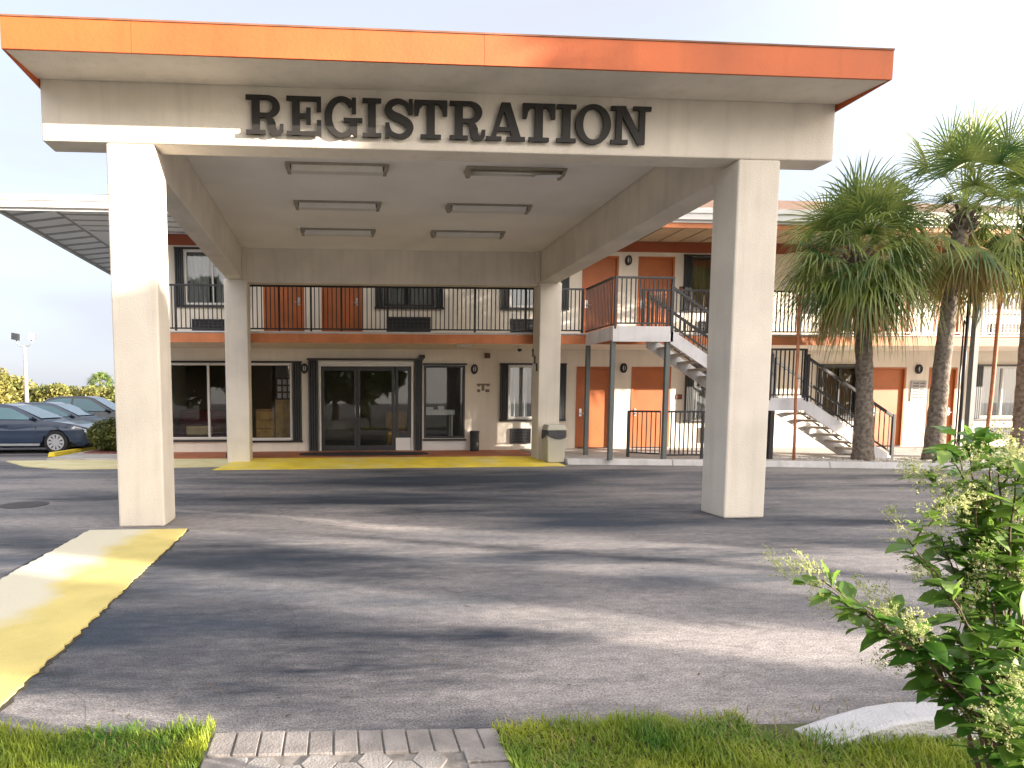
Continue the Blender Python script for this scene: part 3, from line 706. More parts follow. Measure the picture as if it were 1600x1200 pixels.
wall_lamp(6.53, 2.41, 'black oval wall lamp right of the narrow black-framed lobby window')
wall_lamp(10.90, 2.45, 'black oval wall lamp between the two ground-floor orange doors by the stair')
wall_lamp(19.98, 2.44, 'black oval wall lamp beside the orange door behind the palm trunks')
wall_lamp(10.95, 5.50, 'black oval wall lamp on the upper floor beside an orange door')
# faint emblem sign
t = thing('wall_emblem', (6.8, YW, 1.9), 'small faint grey painted notice on the cream wall under the wall lamp', 'sign')
mb = MB()
for (a,b,c,d) in ((-.19,.19,.05,.10),(-.17,-.10,.02,.05),(.10,.18,.03,.05),(-.05,.03,-.10,.05),(-.18,-.09,-.14,-.06),(.06,.18,-.14,-.06)):
    mb.box(6.8+a,6.8+b,YW-.008,YW-.003,1.9+c,1.9+d)
link('painted_mark', mb, mat('faint_grey_paint', (.22,.18,.16), .9, .2, 12), t)
# little boxes near the soffit
mb = MB(); mb.box(6.82,6.97,YW-.10,YW-.003,2.72,2.86); mb.box(6.84,6.95,YW-.13,YW-.101,2.74,2.84); tag(link('alarm_box', mb, plate_m, bevel=.006), 'small dark red alarm box high on the wall beside the lobby window', 'alarm box')
t = thing('dome_camera', (7.5, 9.3, 2.97), 'dark dome security camera under the balcony near the rear right column', 'camera')
p = onY(812, 549, 9.4)
mb = MB(); mb.tube([(p.x,9.4,2.968),(p.x,9.4,2.90)],.075,16); link('base', mb, white_f, t); mb = MB(); mb.ball((p.x,9.4,2.89),.06,.06,.065); link('dome', mb, black_m, t, smooth=True)
p = onY(725, 543, 9.0)
t = thing('soffit_light', (p.x, 9.0, 2.97), 'flat white rectangular lamp under the balcony above the wall emblem', 'ceiling light')
mb = MB(); mb.box(p.x-.16,p.x+.16,8.90,9.1,2.915,2.968); link('diffuser', mb, tube_m, t, bevel=.01); mb = MB(); mb.box(p.x-.18,p.x+.18,8.88,9.12,2.955,2.967); link('base', mb, white_f, t)
for x, z, lab in ((12.60,1.62,'small brown room plate beside the ground-floor orange door under the stair'),(12.58,4.72,'small brown room plate beside the upper orange door')):
    t = thing('room_plate', (x, YW, z), lab, 'room sign'); mb = MB(); mb.box(x-.09,x+.09,YW-.02,YW-.003,z-.07,z+.07); link('plate', mb, plate_m, t, bevel=.004)
    mb = MB(); mb.box(x-.05,x+.05,YW-.024,YW-.0205,z-.015,z+.025); link('plate_stripe', mb, orange_b, t)
t = thing('notice_panel', (20.0, YW, 1.85), 'grey notice panel on the wall between two orange doors', 'notice board')
mb = MB(); mb.box(19.78,20.26,YW-.03,YW-.003,1.48,2.10); link('panel', mb, board_m, t)
mb = MB()
for k in range(6): z = 2.02-k*.085; mb.box(19.84,20.02,YW-.034,YW-.0305,z-.02,z+.02); mb.box(20.06,20.2,YW-.034,YW-.0305,z-.03,z+.01)
link('lettering_block', mb, pink_m, t)
# bollard, mat, bin
t = thing('ash_bin', (6.5, 10.2, .1), 'short black cylindrical ash bin standing against the entrance wall', 'ash bin')
mb = MB(); mb.tube([(6.5,10.2,.10),(6.5,10.2,.12),(6.5,10.2,.62)],[.125,.13,.13],20); link('body', mb, black_m, t, smooth=False)
mb = MB(); mb.tube([(6.5,10.2,.621),(6.5,10.2,.66),(6.5,10.2,.675)],[.14,.14,.10],20); link('lid', mb, black_m, t)
p0 = onZ(570, 711.5, .10); n_ = 48
mb = MB(); mb.prism([(p0.x+1.72*math.copysign(abs(math.cos(a))**.7,math.cos(a)), 9.35+.52*math.copysign(abs(math.sin(a))**.7,math.sin(a)), .101) for a in [2*math.pi*k/n_ for k in range(n_)]], (0,0,.016))
dm = link('door_mat', mb, mat_rub); tag(dm, 'wide black oval rubber mat in front of the entrance door', 'door mat')
bx, by = 7.82, 7.36; zb = .045
t = thing('trash_bin', (bx, by, zb), 'beige square trash bin with black bag showing under its lid by the rear right column', 'trash bin')
mb = MB(); mb.hexa([(bx-.20,by-.19,zb),(bx+.20,by-.19,zb),(bx+.20,by+.19,zb),(bx-.20,by+.19,zb)],[(bx-.235,by-.22,zb+.66),(bx+.235,by-.22,zb+.66),(bx+.235,by+.22,zb+.66),(bx-.235,by+.22,zb+.66)]); link('body', mb, bin_m, t, bevel=.02)
mb = MB(); n_ = 28; lo=[]; hi=[]
for k in range(n_):
    a = 2*math.pi*k/n_; ca = max(-1,min(1,1.35*math.cos(a))); sa = max(-1,min(1,1.35*math.sin(a)))
    lo.append((bx+.247*ca, by+.232*sa, zb+.70-.12*abs(math.sin(a*1.5+.6))-.03)); hi.append((bx+.24*ca, by+.226*sa, zb+.76))
for k in range(n_): mb.poly([lo[k],lo[(k+1)%n_],hi[(k+1)%n_],hi[k]])
link('bag', mb, bag_m, t)
mb = MB(); mb.hexa([(bx-.245,by-.23,zb+.762),(bx+.245,by-.23,zb+.762),(bx+.245,by+.23,zb+.762),(bx-.245,by+.23,zb+.762)],[(bx-.20,by-.19,zb+.90),(bx+.20,by-.19,zb+.90),(bx+.20,by+.19,zb+.90),(bx-.20,by+.19,zb+.90)]); link('lid', mb, bin_m, t, bevel=.02)
# drainpipe behind the rear left column
t = thing('drainpipe', (-.06, 8.34, .1), 'dark drainpipe running down beside the rear left column', 'drainpipe')
mb = MB(); mb.tube([(-.05,8.33,2.95),(-.05,8.33,.25),(-.03,8.25,.12)],.045,10); link('pipe', mb, dark_sh, t, smooth=True)
mb = MB(); mb.box(-.11,.01,8.27,8.389,.11,.22); mb.box(-.11,.01,8.29,8.388,1.5,1.54); link('bracket', mb, dark_sh, t)
# poles near the palms
def pole(a, b, r, m, name, label, cat):
    mb = MB(); a = Vector(a); b = Vector(b); pts = [a.lerp(b,k/6)+Vector((rnd.uniform(-.012,.012),0,0)) for k in range(7)]
    mb.tube(pts, r, 8); o = link(name, mb, m, smooth=True); tag(o, label, cat); return o
pole((13.22,6.45,.12),(13.2,6.5,3.9),.032,rust,'support_pole','thin rusty orange pole standing beside the stair half landing','pole')
pole((17.85,6.3,.12),(18.15,6.5,4.6),.04,rust,'support_pole','leaning rusty orange pole in front of the right-hand window','pole')
t = thing('metal_post', (17.75,6.7,.12), 'tall grey-green metal post with a dark pipe beside it right of the palms', 'post')
mb = MB(); mb.box(17.72,17.84,6.64,6.76,.12,4.6); link('post_shaft', mb, post_m, t, bevel=.006); mb = MB(); mb.tube([(17.55,6.7,.12),(17.57,6.7,4.4)],.035,8); mb.tube([(17.46,6.7,.12),(17.48,6.7,3.4)],.018,6); link('pipe', mb, black_m, t, smooth=True)
# flower pots behind the palms
for (x, y, m, lab) in ((20.05,9.9,pot_m,'round black plant pot standing by the wall behind the palms'),):
    t = thing('plant_pot', (x,y,.125), lab, 'plant pot'); mb = MB(); mb.tube([(x,y,.125),(x,y,.35),(x,y,.39)],[.15,.21,.20],16); link('pot', mb, m, t); mb = MB(); mb.tube([(x,y,.36),(x,y,.392)],[.18,.05],12); link('soil', mb, soil, t)

# lobby furniture seen through the glass
def furn(name, x, y, lab, cat): return thing(name, (x,y,.1), lab, cat)
t = furn('sofa', -1.2, 11.7, 'dark maroon sofa behind the lobby window glass', 'sofa')
mb = MB(); mb.box(-2.1,-.45,11.4,12.2,.22,.52); link('seat', mb, fabric_r, t, bevel=.04); mb = MB(); mb.box(-2.1,-.45,12.0,12.3,.53,1.25); link('backrest', mb, fabric_r, t, bevel=.05)
for xa in (-2.3,-.44): mb = MB(); mb.box(xa,xa+.19,11.4,12.3,.2,.75); link('armrest', mb, fabric_r, t, bevel=.04)
mb = MB()
for xa in (-2.2,-.4): mb.box(xa,xa+.06,11.45,11.5,.1,.2); mb.box(xa,xa+.06,12.1,12.15,.1,.2)
link('feet', mb, wood, t)
tag(link('cushion', MB().box(-1.75,-1.0,11.25,11.38,.52,.80), fabric_t, bevel=.05), 'tan cushion leaning on the maroon sofa', 'cushion')
t = furn('dresser', .55, 11.4, 'brown wooden dresser with drawers behind the lobby window', 'dresser')
mb = MB(); mb.box(.25,.80,11.3,11.8,.14,1.28); link('body', mb, wood, t)
for k in range(4): mb = MB(); mb.box(.28,.77,11.27,11.298,.2+k*.26,.43+k*.26); link('drawer', mb, wood_l, t, bevel=.005)
t = furn('brochure_cabinet', 1.1, 11.3, 'light wooden cabinet with brochures in its top beside the entrance', 'cabinet')
mb = MB(); mb.box(.84,1.36,11.2,11.6,.12,1.55); link('body', mb, wood_l, t)
for xa in (.86,1.11): mb = MB(); mb.box(xa,xa+.23,11.175,11.198,.2,1.45); link('door', mb, wood_l, t, bevel=.006)
mb = MB(); mb.box(.84,1.36,11.5,11.6,1.552,2.2); link('rack', mb, plate_m, t)
mb = MB()
for k in range(9): xa = .88+(k%3)*.16; zz = 1.6+(k//3)*.2; mb.box(xa,xa+.11,11.47,11.498,zz,zz+.15)
link('brochures', mb, cloth_w, t)
t = furn('armchair', 4.5, 11.5, 'yellow upholstered armchair behind the sidelight of the entrance', 'armchair')
mb = MB(); mb.box(4.1,4.75,11.3,11.9,.25,.6); link('seat', mb, fabric_y, t, bevel=.06); mb = MB(); mb.box(4.1,4.75,11.75,11.98,.61,1.2); link('backrest', mb, fabric_y, t, bevel=.08)
mb = MB()
for xa in (4.13,4.67):
    for ya in (11.35,11.85): mb.box(xa,xa+.05,ya,ya+.05,.1,.25)
link('feet', mb, wood, t)
t = furn('side_table', 5.6, 11.2, 'dark table draped with a white runner behind the narrow lobby window', 'table')
mb = MB(); mb.box(5.05,6.05,11.0,11.5,1.16,1.21); link('tabletop', mb, black_m, t)
for xa in (5.08,5.98):
    for ya in (11.03,11.44): mb = MB(); mb.box(xa,xa+.045,ya,ya+.045,.1,1.159); link('leg', mb, cloth_w, t)
mb = MB(); mb.box(5.03,6.07,10.98,11.52,1.212,1.25); mb.box(5.03,6.07,10.965,10.979,1.10,1.25); mb.box(5.2,5.45,11.1,11.4,1.251,1.33); mb.box(5.6,5.78,11.1,11.3,1.251,1.36); tag(link('table_runner', mb, cloth_w, bevel=.006), 'white runner with folded napkins on the dark table behind the narrow lobby window', 'table runner')

# ------------------------------------------------------------------ palms
def fan_leaf(mb, o, az, el, pet, L, droop, nseg, spread, wid):
    e = Vector((math.cos(az)*math.cos(el), math.sin(az)*math.cos(el), math.sin(el)))
    s = Vector((-math.sin(az), math.cos(az), 0)); nrm = e.cross(s)
    if nrm.z < 0: nrm = -nrm
    # petiole
    P = [o + e*pet*t - Vector((0,0,1))*droop*.35*pet*t*t for t in (0,.5,1)]
    hub = P[2]; sd = s*.018
    for i in range(2): mb.poly([P[i]-sd, P[i]+sd, P[i+1]+sd*.7, P[i+1]-sd*.7])
    tw = rnd.uniform(-.5,.5); s2 = s*math.cos(tw)+nrm*math.sin(tw)
    for k in range(nseg):
        a = -spread+2*spread*k/(nseg-1)+rnd.uniform(-.03,.03)
        d = (e*math.cos(a)+s2*math.sin(a)+nrm*(.18*math.cos(a*2)-.05)).normalized()
        l = L*(.72+.28*math.cos(a*.75))*rnd.uniform(.86,1.08)
        side = d.cross(nrm).normalized(); dr = droop*rnd.uniform(.75,1.4)
        prev = None; ww = wid*rnd.uniform(.8,1.2)
        for j, t in enumerate((0.0,.32,.62,.84,1.0)):
            p = hub + d*l*t*(1-.16*dr*t*t) - Vector((0,0,1))*dr*l*(.55*t**2.4)
            h = side*ww*(.35,.95,.75,.40,.06)[j]
            cu = (mb.bm.verts.new(p-h), mb.bm.verts.new(p+h))
            if prev: mb.bm.faces.new((prev[0],prev[1],cu[1],cu[0]))
            prev = cu
def palm(x, y, base_z, top, r0, r1, lean, leaves, label, dead=10, L=1.0, pet=(.5,.95), upw=0.0):
    t = thing('palm_tree', (x,y,base_z), label, 'palm tree', 'fan palms beside the stair')
    mb = MB(); n_ = 34; pts=[]; rads=[]
    for k in range(n_+1):
        f = k/n_; pts.append((x+lean*f*f, y, base_z-.05+(top-base_z+.05)*f)); rads.append((r0+(r1-r0)*f)*(1+.05*math.sin(k*2.1)+rnd.uniform(-.03,.03))+ (.06*(1-f)**8))
    mb.tube(pts, rads, 18); link('trunk', mb, trunk_m, t, smooth=True)
    o = Vector((x+lean, y, top))
    mb = MB()
    for k in range(26):            # old leaf bases under the crown
        a = k*2.4; z = top-.55+.5*(k/26); q = Vector((math.cos(a),math.sin(a),0))
        mb.beam(Vector((x+lean,y,z))+q*r1*.8, Vector((x+lean,y,z+.26))+q*(r1+.16), .07, .025)
    link('leaf_bases', mb, wood_bark, t)
    mb = MB(); n_ = leaves
    for k in range(n_):
        f = (k+.5)/n_; el = R(82)-f*R(128)+R(upw)*(1-f)+rnd.uniform(-.12,.12); az = k*2.399963+rnd.uniform(-.25,.25)
        fan_leaf(mb, o+Vector((0,0,.1)), az, el, rnd.uniform(*pet)*(1.25-.4*f), L*rnd.uniform(.85,1.1), (.22 if f<.3 else .5)+.75*f*rnd.uniform(.8,1.15), 26, 1.75, .019)
    link('crown', mb, palm_g, t, recalc=False)
    mb = MB()
    for k in range(dead):
        az = k*2.399963+1; fan_leaf(mb, o-Vector((0,0,.15)), az, R(-50)+rnd.uniform(-.25,.15), rnd.uniform(.4,.7), L*.8*rnd.uniform(.8,1.1), 1.3, 24, 1.5, .02)
    link('dead_fronds', mb, palm_y, t, recalc=False)
    return t
palm(14.75, 6.25, .12, 4.75, .175, .15, -.42, 72, 'shorter fan palm with dense drooping crown next to the canopy column', 14, 1.28, (.6,1.1))
palm(16.45, 6.2, .12, 5.7, .17, .145, .32, 46, 'taller fan palm with upright top fronds right of the stair foot', 14, 1.2, (.9,1.6), 8)
palm(18.85, 6.4, .12, 5.7, .18, .15, -.1, 50, 'fan palm partly cut off by the right edge of the photo', 14, 1.1, (.7,1.2), 5)
# gravel strip beneath the palms
mb = MB()
for k in range(1500):
    x = rnd.uniform(13.4,21.5); ky = 5.80-(x-13.6)*.258; y = ky+.25+abs(rnd.gauss(0,.45)); r = rnd.uniform(.015,.04); z = .125+r*.3
    bmesh.ops.create_icosphere(mb.bm, subdivisions=1, radius=r, matrix=Matrix.Translation((x,y,z)) @ Matrix.Rotation(rnd.uniform(0,6),4,'Z') @ Matrix.Diagonal((1.2,.9,.6,1)))
tag(link('gravel', mb, gravel_m), 'pale gravel scattered along the kerb under the palms', 'gravel', kind='stuff')

# ------------------------------------------------------------------ leafy trees, hedge, shrub
def leaf_cloud(mb, c, rx, ry, rz, n, size, shell=.55):
    c = Vector(c)
    for _ in range(n):
        while True:
            v = Vector((rnd.uniform(-1,1),rnd.uniform(-1,1),rnd.uniform(-1,1)))
            if shell*rnd.random() < v.length <= 1: break
        p = c+Vector((v.x*rx,v.y*ry,v.z*rz)); s = size*rnd.uniform(.6,1.4)
        a = Vector((rnd.gauss(0,1),rnd.gauss(0,1),rnd.gauss(0,.7))).normalized(); b = a.cross(Vector((rnd.gauss(0,1),rnd.gauss(0,1),rnd.gauss(0,1)))).normalized()
        mb.poly([p-a*s, p+b*s*.42, p+a*s, p-b*s*.42])
def tree(name, x, y, h, cr, zlo, n, label, group, m=leaf_t, size=.26, blobs=9, cat='tree'):
    t = thing(name, (x,y,0), label, cat, group)
    mb = MB(); zt = zlo+(h-zlo)*.6
    mb.tube([(x,y,-.05),(x+.05,y,zlo*.6),(x-.05,y,zlo),(x,y,zt)],[.05*cr+.12,.04*cr+.10,.03*cr+.08,.03],10)
    for k in range(6):
        a = k*1.05+rnd.random(); z0 = zlo+(zt-zlo)*k/8; mb.tube([(x,y,z0),(x+cr*.35*math.cos(a),y+cr*.35*math.sin(a),z0+.5),(x+cr*.7*math.cos(a),y+cr*.7*math.sin(a),z0+1.1)],[.06,.045,.015],6)
    link('trunk', mb, wood_bark, t, smooth=True)
    mb = MB(); cz = (h+zlo)/2
    leaf_cloud(mb, (x,y,cz), cr*.75, cr*.75, (h-zlo)*.42, n//3, size)
    for k in range(blobs):
        a = k*2.4; f = k/blobs; zz = zlo+(h-zlo)*(.15+.75*f); rr = cr*(.62 if f<.7 else .4)
        leaf_cloud(mb, (x+rr*math.cos(a),y+rr*math.sin(a),zz), cr*.45, cr*.45, (h-zlo)*.20, int(n*.66/blobs), size)
    link('crown', mb, m, t, recalc=False)
    return t
# sun direction helpers: the sun stands low on the right, behind the camera
AZ, EL = 66, 12.0
sn = Vector((math.cos(R(AZ)), math.sin(R(AZ)), 0)); tn = Vector((math.sin(R(AZ)), -math.cos(R(AZ)), 0))
def ST(s, t): v = sn*s+tn*t; return v.x, v.y
G = 'trees along the far side of the drive'
GL = 'broad leafy tree on the far side of the drive, right of the photo'
SHADE = [(2.6,26,13,1.3,1.2),(4.2,27,13.5,1.4,1.3),(5.9,26,12.5,1.4,1.0),(7.5,27,13,1.4,1.0),(9.2,26,14,1.4,1.2),(10.8,27,13.8,1.3,1.4),
         (.45,26,8.2,1.0,5.2),(-.85,26,8.0,.34,3.0),(-2.5,25,8.5,.42,1.2),(-3.15,26,7.5,.30,1.2)]
for (s, t_, h, cr, zlo) in SHADE:
    x, y = ST(s, t_); dens = 5200 if s > 1.5 else 2600
    tree('leafy_tree', x, y, h, cr, zlo, dens, GL, G, size=.30, blobs=11)
# trees across the road behind the camera (mirrored in the lobby glass)
G2 = 'trees across the road behind the photographer'
tr = tree('leafy_tree', -12, -24, 10, 4.2, 1.5, 6500, 'spreading leafy tree across the road behind the photographer', G2, size=.40)
for (x, y, s) in ((-5,-25,1.1),(2.5,-24,1.0),(-20,-22,1.0),(-9,-29,1.25),(-1.5,-29,1.2),(-16,-28,1.3),(-25,-27,1.3),(5,-30,1.2)):
    dup(tr, (x,y,0), rnd.uniform(0,6), (s,s,s))

# hedge and trees on the left horizon
HG = 'sunlit bushes along the far left horizon'
hl = {0:'sunlit yellow-green bush at the left photo edge, tallest of the far row',1:'yellow-green bush left of the tall floodlight pole on the horizon',2:'yellow-green bush right of the floodlight pole above the first car',3:'low sunlit bush on the horizon above the second car',4:'sunlit bush below the distant palm, next to the canopy column',5:'sunlit bush mostly hidden behind the left canopy column'}
for k, (px, top, D_) in enumerate(((-25,572,44),(22,583,46),(72,597,46),(112,600,47),(152,602,48),(200,604,48))):
    pt = onY(px, top, D_); h = pt.z
    t = thing('bush', (pt.x,D_,0), hl[k], 'bush', HG); mb = MB()
    leaf_cloud(mb, (pt.x,D_,h*.45), 2.2, 1.6, h*.50, 2600, .17, .3)
    for j in range(7): leaf_cloud(mb, (pt.x+rnd.uniform(-2,2),D_-.6+rnd.uniform(-.5,.5),h*rnd.uniform(.45,.86)), .8,.8,h*.15, 320, .15, .2)
    link('foliage', mb, leaf_h, t, recalc=False); mb = MB()
    for j in range(5): a = j*1.26; mb.tube([(pt.x+.2*math.cos(a),D_+.2*math.sin(a),0),(pt.x+1.2*math.cos(a),D_+.8*math.sin(a),h*.7)],[.06,.02],6)
    link('stems', mb, wood_bark, t)
pt = onY(158, 596, 70)
t = thing('distant_palm', (pt.x,70,0), 'small distant palm rising above the hedge beside the left column', 'palm tree')
mb = MB(); mb.tube([(pt.x,70,0),(pt.x,70,pt.z)],[.25,.2],8); link('trunk', mb, trunk_m, t); mb = MB()
for k in range(30): fan_leaf(mb, Vector((pt.x,70,pt.z)), k*2.4, R(75)-k/30*R(120), .9, 1.3, .8, 14, 1.6, .06)
link('crown', mb, palm_g, t, recalc=False)
# clipped shrub by the walkway
t = thing('clipped_shrub', (-3.75,11.3,.1), 'low rounded yellow-green shrub on red mulch beside the left canopy column', 'shrub')
mb = MB(); leaf_cloud(mb, (-3.75,11.3,.55), .78,.7,.50, 5200, .055, .6); link('foliage', mb, leaf_s, t, recalc=False)
mb = MB()
for j in range(9): a = j*.7; mb.tube([(-3.75,11.3,.08),(-3.75+.5*math.cos(a),11.3+.5*math.sin(a),.7)],[.02,.008],5)
link('stems', mb, twig_m, t)

# floodlight pole
bp_ = onY(42, 628, 38); zt = onY(42, 541, 38).z
t = thing('floodlight_pole', (bp_.x,38,0), 'tall pale floodlight pole with two lamps behind the parked cars', 'light pole')
mb = MB(); mb.tube([(bp_.x,38,0),(bp_.x,38,zt)],[.17,.09],10); link('pole', mb, mat('weathered_pole', (.34,.29,.24), .8, .1, 3), t, smooth=True)
for sx, rot in ((-1, .5), (1, -.5)):
    mb = MB(); mb.tube([(bp_.x,38,zt),(bp_.x+sx*.3,38,zt+.02),(bp_.x+sx*.48,38,zt+.2),(bp_.x+sx*.5,38,zt+.45)],.035,8); link('arm', mb, steel, t, smooth=True)
    mb = MB(); c = Vector((bp_.x+sx*.55,38,zt+.65)); mb.hexa([c+Vector((-.22,-.15,-.2)),c+Vector((.2,-.15,-.28)),c+Vector((.2,.15,-.28)),c+Vector((-.22,.15,-.2))],[c+Vector((-.2,-.12,.25)),c+Vector((.24,-.12,.17)),c+Vector((.24,.12,.17)),c+Vector((-.2,.12,.25))]); link('floodlight', mb, dark_sh if sx<0 else steel, t)

# ------------------------------------------------------------------ parked cars (local: +x forward, origin at front axle on the ground)
def car(loc, label, col, suv=0.0):
    t = thing('parked_car', loc, label, 'car', 'cars parked in a row on the left')
    ox, oy, oz = loc; wr = .335; wb = 2.78; bh = .30*suv
    pm = paint('car_paint', col)
    def prof_arch(cx):
        return [(cx+.39*math.cos(a), .33+.39*math.sin(a)) for a in [R(d) for d in range(-8,189,14)]]
    belt = .93+bh*.6
    low = [(.93,.30),(.97,.48),(.95,.62),(.86,.74),(.55,.84),(.10,.92+bh*.4),(-.42,belt+.04),(-1.6,belt+.05),(-3.0,belt+.06),(-3.7,belt+.02),(-3.82,.75),(-3.80,.40),(-3.72,.26)]
    bot = [p for p in reversed(prof_arch(-wb))][::1]
    bot = sorted(prof_arch(-wb), key=lambda q: q[0]) ; bot2 = sorted(prof_arch(0), key=lambda q: q[0])
    polyp = low + [(-3.3,.22)] + [(x,z) for x,z in bot] + [(-2.3,.20),(-.5,.20)] + [(x,z) for x,z in bot2] + [(.6,.22)]
    bm = bmesh.new(); vs = [bm.verts.new((x,0,z)) for x,z in polyp]; bm.faces.new(vs)
    bmesh.ops.triangulate(bm, faces=bm.faces)
    for z in (.34,.46,.58,.68,.78,.86,.93): bmesh.ops.bisect_plane(bm, geom=bm.verts[:]+bm.edges[:]+bm.faces[:], plane_co=(0,0,z), plane_no=(0,0,1))
    for x in (-3.6,-3.2,-2.0,-1.2,-.42,.3,.55,.72,.85): bmesh.ops.bisect_plane(bm, geom=bm.verts[:]+bm.edges[:]+bm.faces[:], plane_co=(x,0,0), plane_no=(1,0,0))
    def hw(x,z):
        k = .90-.05*max(0,(z-.62)/.35)**1.5-.06*max(0,(.45-z)/.25)**2
        if abs(z-.66) < .03: k += .008
        if x > .2: k -= .26*((x-.2)/.8)**2.2
        if x < -3.1: k -= .12*((-3.1-x)/.7)**2
        return k
    ret = bmesh.ops.extrude_face_region(bm, geom=bm.faces[:])
    ex = {v for v in ret['geom'] if isinstance(v, bmesh.types.BMVert)}
    for v in bm.verts: v.co.y = hw(v.co.x,v.co.z)*(1 if v in ex else -1)
    for v in bm.verts: v.co += Vector((ox,oy,oz))
    m_ = MB(); m_.bm.free(); m_.bm = bm
    link('body', m_, pm, t, bevel=.02, smooth=False)
    # cabin
    rh = 1.45+bh
    cab = [(-.35,belt+.03),(-1.25,rh-.06),(-1.55,rh),(-2.35,rh-.01),(-2.75,rh-.07),(-3.55 if not suv else -3.72,belt+.05)]
    def cw(z): return .845-.25*max(0,(z-belt))/(rh-belt)*.85
    mb = MB(); a = [mb.bm.verts.new((ox+x,oy-cw(z),oz+z)) for x,z in cab]; b = [mb.bm.verts.new((ox+x,oy+cw(z),oz+z)) for x,z in cab]
    mb.bm.faces.new(a); mb.bm.faces.new(b[::-1])
    for i in range(len(cab)): j=(i+1)%len(cab); mb.bm.faces.new((a[i],b[i],b[j],a[j]))
    link('cabin', mb, pm, t, bevel=.05)
    # glazing, slightly proud of the cabin
    for sy in (-1,1):
        for q in ([(-.62,belt+.06),(-1.30,rh-.13),(-1.86,rh-.09),(-1.90,belt+.08)],[(-1.98,belt+.08),(-1.94,rh-.09),(-2.40,rh-.10),(-2.85,rh-.20),(-3.12,belt+.10)]):
            mb = MB(); mb.prism([(ox+x,oy+sy*(cw(z)+.004),oz+z) for x,z in q], (0,sy*.006,0)); link('side_window', mb, car_glass, t)
    def slopeq(x0,z0,x1,z1,ins,off):
        n_ = Vector((z1-z0,0,-(x1-x0))).normalized(); n_ = n_ if n_.z>0 else -n_
        mb = MB(); A=[]
        for (x,z,s) in ((x0,z0,-1),(x0,z0,1),(x1,z1,1),(x1,z1,-1)): A.append(Vector((ox+x,oy+s*(cw(z)-ins),oz+z))+n_*off)
        mb.prism(A, n_*.006); return mb
    link('windscreen', slopeq(-.43,belt+.09,-1.20,rh-.09,.07,.004), car_glass, t)
    link('rear_window', slopeq(-2.85,rh-.12,-3.45,belt+.12,.09,.004), car_glass, t)
    for sy in (-1,1):
        mb = MB(); mb.ball((ox-.62,oy+sy*.93,oz+belt+.10),.07,.10,.07,12,8); mb.box(ox-.64,ox-.58,oy+min(sy*.83,sy*.9),oy+max(sy*.83,sy*.9),oz+belt+.04,oz+belt+.08); link('mirror', mb, pm, t, smooth=True)
        mb = MB()
        x0h, x1h = .44, .84
        mb.prism([(ox+x,oy+sy*(hw(x,z)+.0),oz+z) for x,z in ((x0h,.73),(x1h,.60),(x1h-.02,.70),(x0h+.08,.80))], (0,sy*.014,0)); link('headlight', mb, headl_m, t)
        mb = MB(); mb.box(ox-1.55,ox-1.33,oy+min(sy*.885,sy*.91),oy+max(sy*.885,sy*.91),oz+.80,oz+.83); link('door_handle', mb, pm, t)
        mb = MB()
        for xl in (-.55,-1.92,-2.9): mb.box(ox+xl-.004,ox+xl+.004,oy+min(sy*.87,sy*.902),oy+max(sy*.87,sy*.902),oz+.36,oz+.80)
        link('door_seam', mb, black_m, t)
        mb = MB(); mb.box(ox-2.25,ox-.45,oy+min(sy*.86,sy*.895),oy+max(sy*.86,sy*.895),oz+.24,oz+.30); link('sill_trim', mb, dark_sh if suv else steel, t)
    mb = MB(); mb.box(ox+.93,ox+.985,oy-.42,oy+.42,oz+.42,oz+.60); link('grille', mb, black_m, t)
    mb = MB()
    for cx in (0,-wb): mb.tube([(ox+cx,oy-.78,oz+.36),(ox+cx,oy+.78,oz+.36)],.37,20)
    mb.box(ox-3.6,ox+.75,oy-.75,oy+.75,oz+.20,oz+.5); link('underbody', mb, tyre_m, t)
    for cx in (0,-wb):
        for sy in (-1,1):
            yo = oy+sy*.80
            wt = bpy.data.objects.new('wheel', None); C.objects.link(wt); wt.parent = t; wt.location = (cx, sy*.80, wr)
            mb = MB(); mb.tube([(ox+cx,yo-sy*.10,oz+wr),(ox+cx,yo-sy*.09,oz+wr),(ox+cx,yo+sy*.075,oz+wr),(ox+cx,yo+sy*.095,oz+wr)],[wr-.03,wr,wr,wr-.035],28); link('tyre', mb, tyre_m, wt, smooth=False, bevel=.008)
            mb = MB(); ring = []; yy = yo+sy*.098
            for k in range(32):
                a = 2*math.pi*k/32; ring.append([mb.bm.verts.new((ox+cx+r*math.cos(a), yy+d, oz+wr+r*math.sin(a))) for r,d in ((.235,0),(.235,sy*.006),(.205,sy*.006),(.20,-sy*.03))])
            for k in range(32):
                for j in range(3): mb.bm.faces.new((ring[k][j],ring[(k+1)%32][j],ring[(k+1)%32][j+1],ring[k][j+1]))
            for k in range(10):
                a = 2*math.pi*k/10; u = Vector((math.cos(a),0,math.sin(a))); v = Vector((-math.sin(a),0,math.cos(a))); c = Vector((ox+cx,yy+sy*.004,oz+wr))
                mb.prism([c+u*.05-v*.022, c+u*.21-v*.04, c+u*.21+v*.04, c+u*.05+v*.022], (0,-sy*.015,0))
            mb.tube([(ox+cx,yy-sy*.02,oz+wr),(ox+cx,yy+sy*.012,oz+wr)],[.06,.05],12)
            link('rim', mb, rim_m, wt)
    return t
car((-5.50,12.35,0), 'dark blue-grey sedan parked nearest, its front wheel with ten-spoke silver rim showing', (.018,.036,.075))
car((-5.45,14.95,0), 'blue-grey sedan parked behind the nearest car, only its roof and windscreen visible', (.045,.075,.12), .15)
car((-5.2,17.6,0), 'dark tall car parked farthest in the row beside the canopy column', (.025,.03,.04), .9)

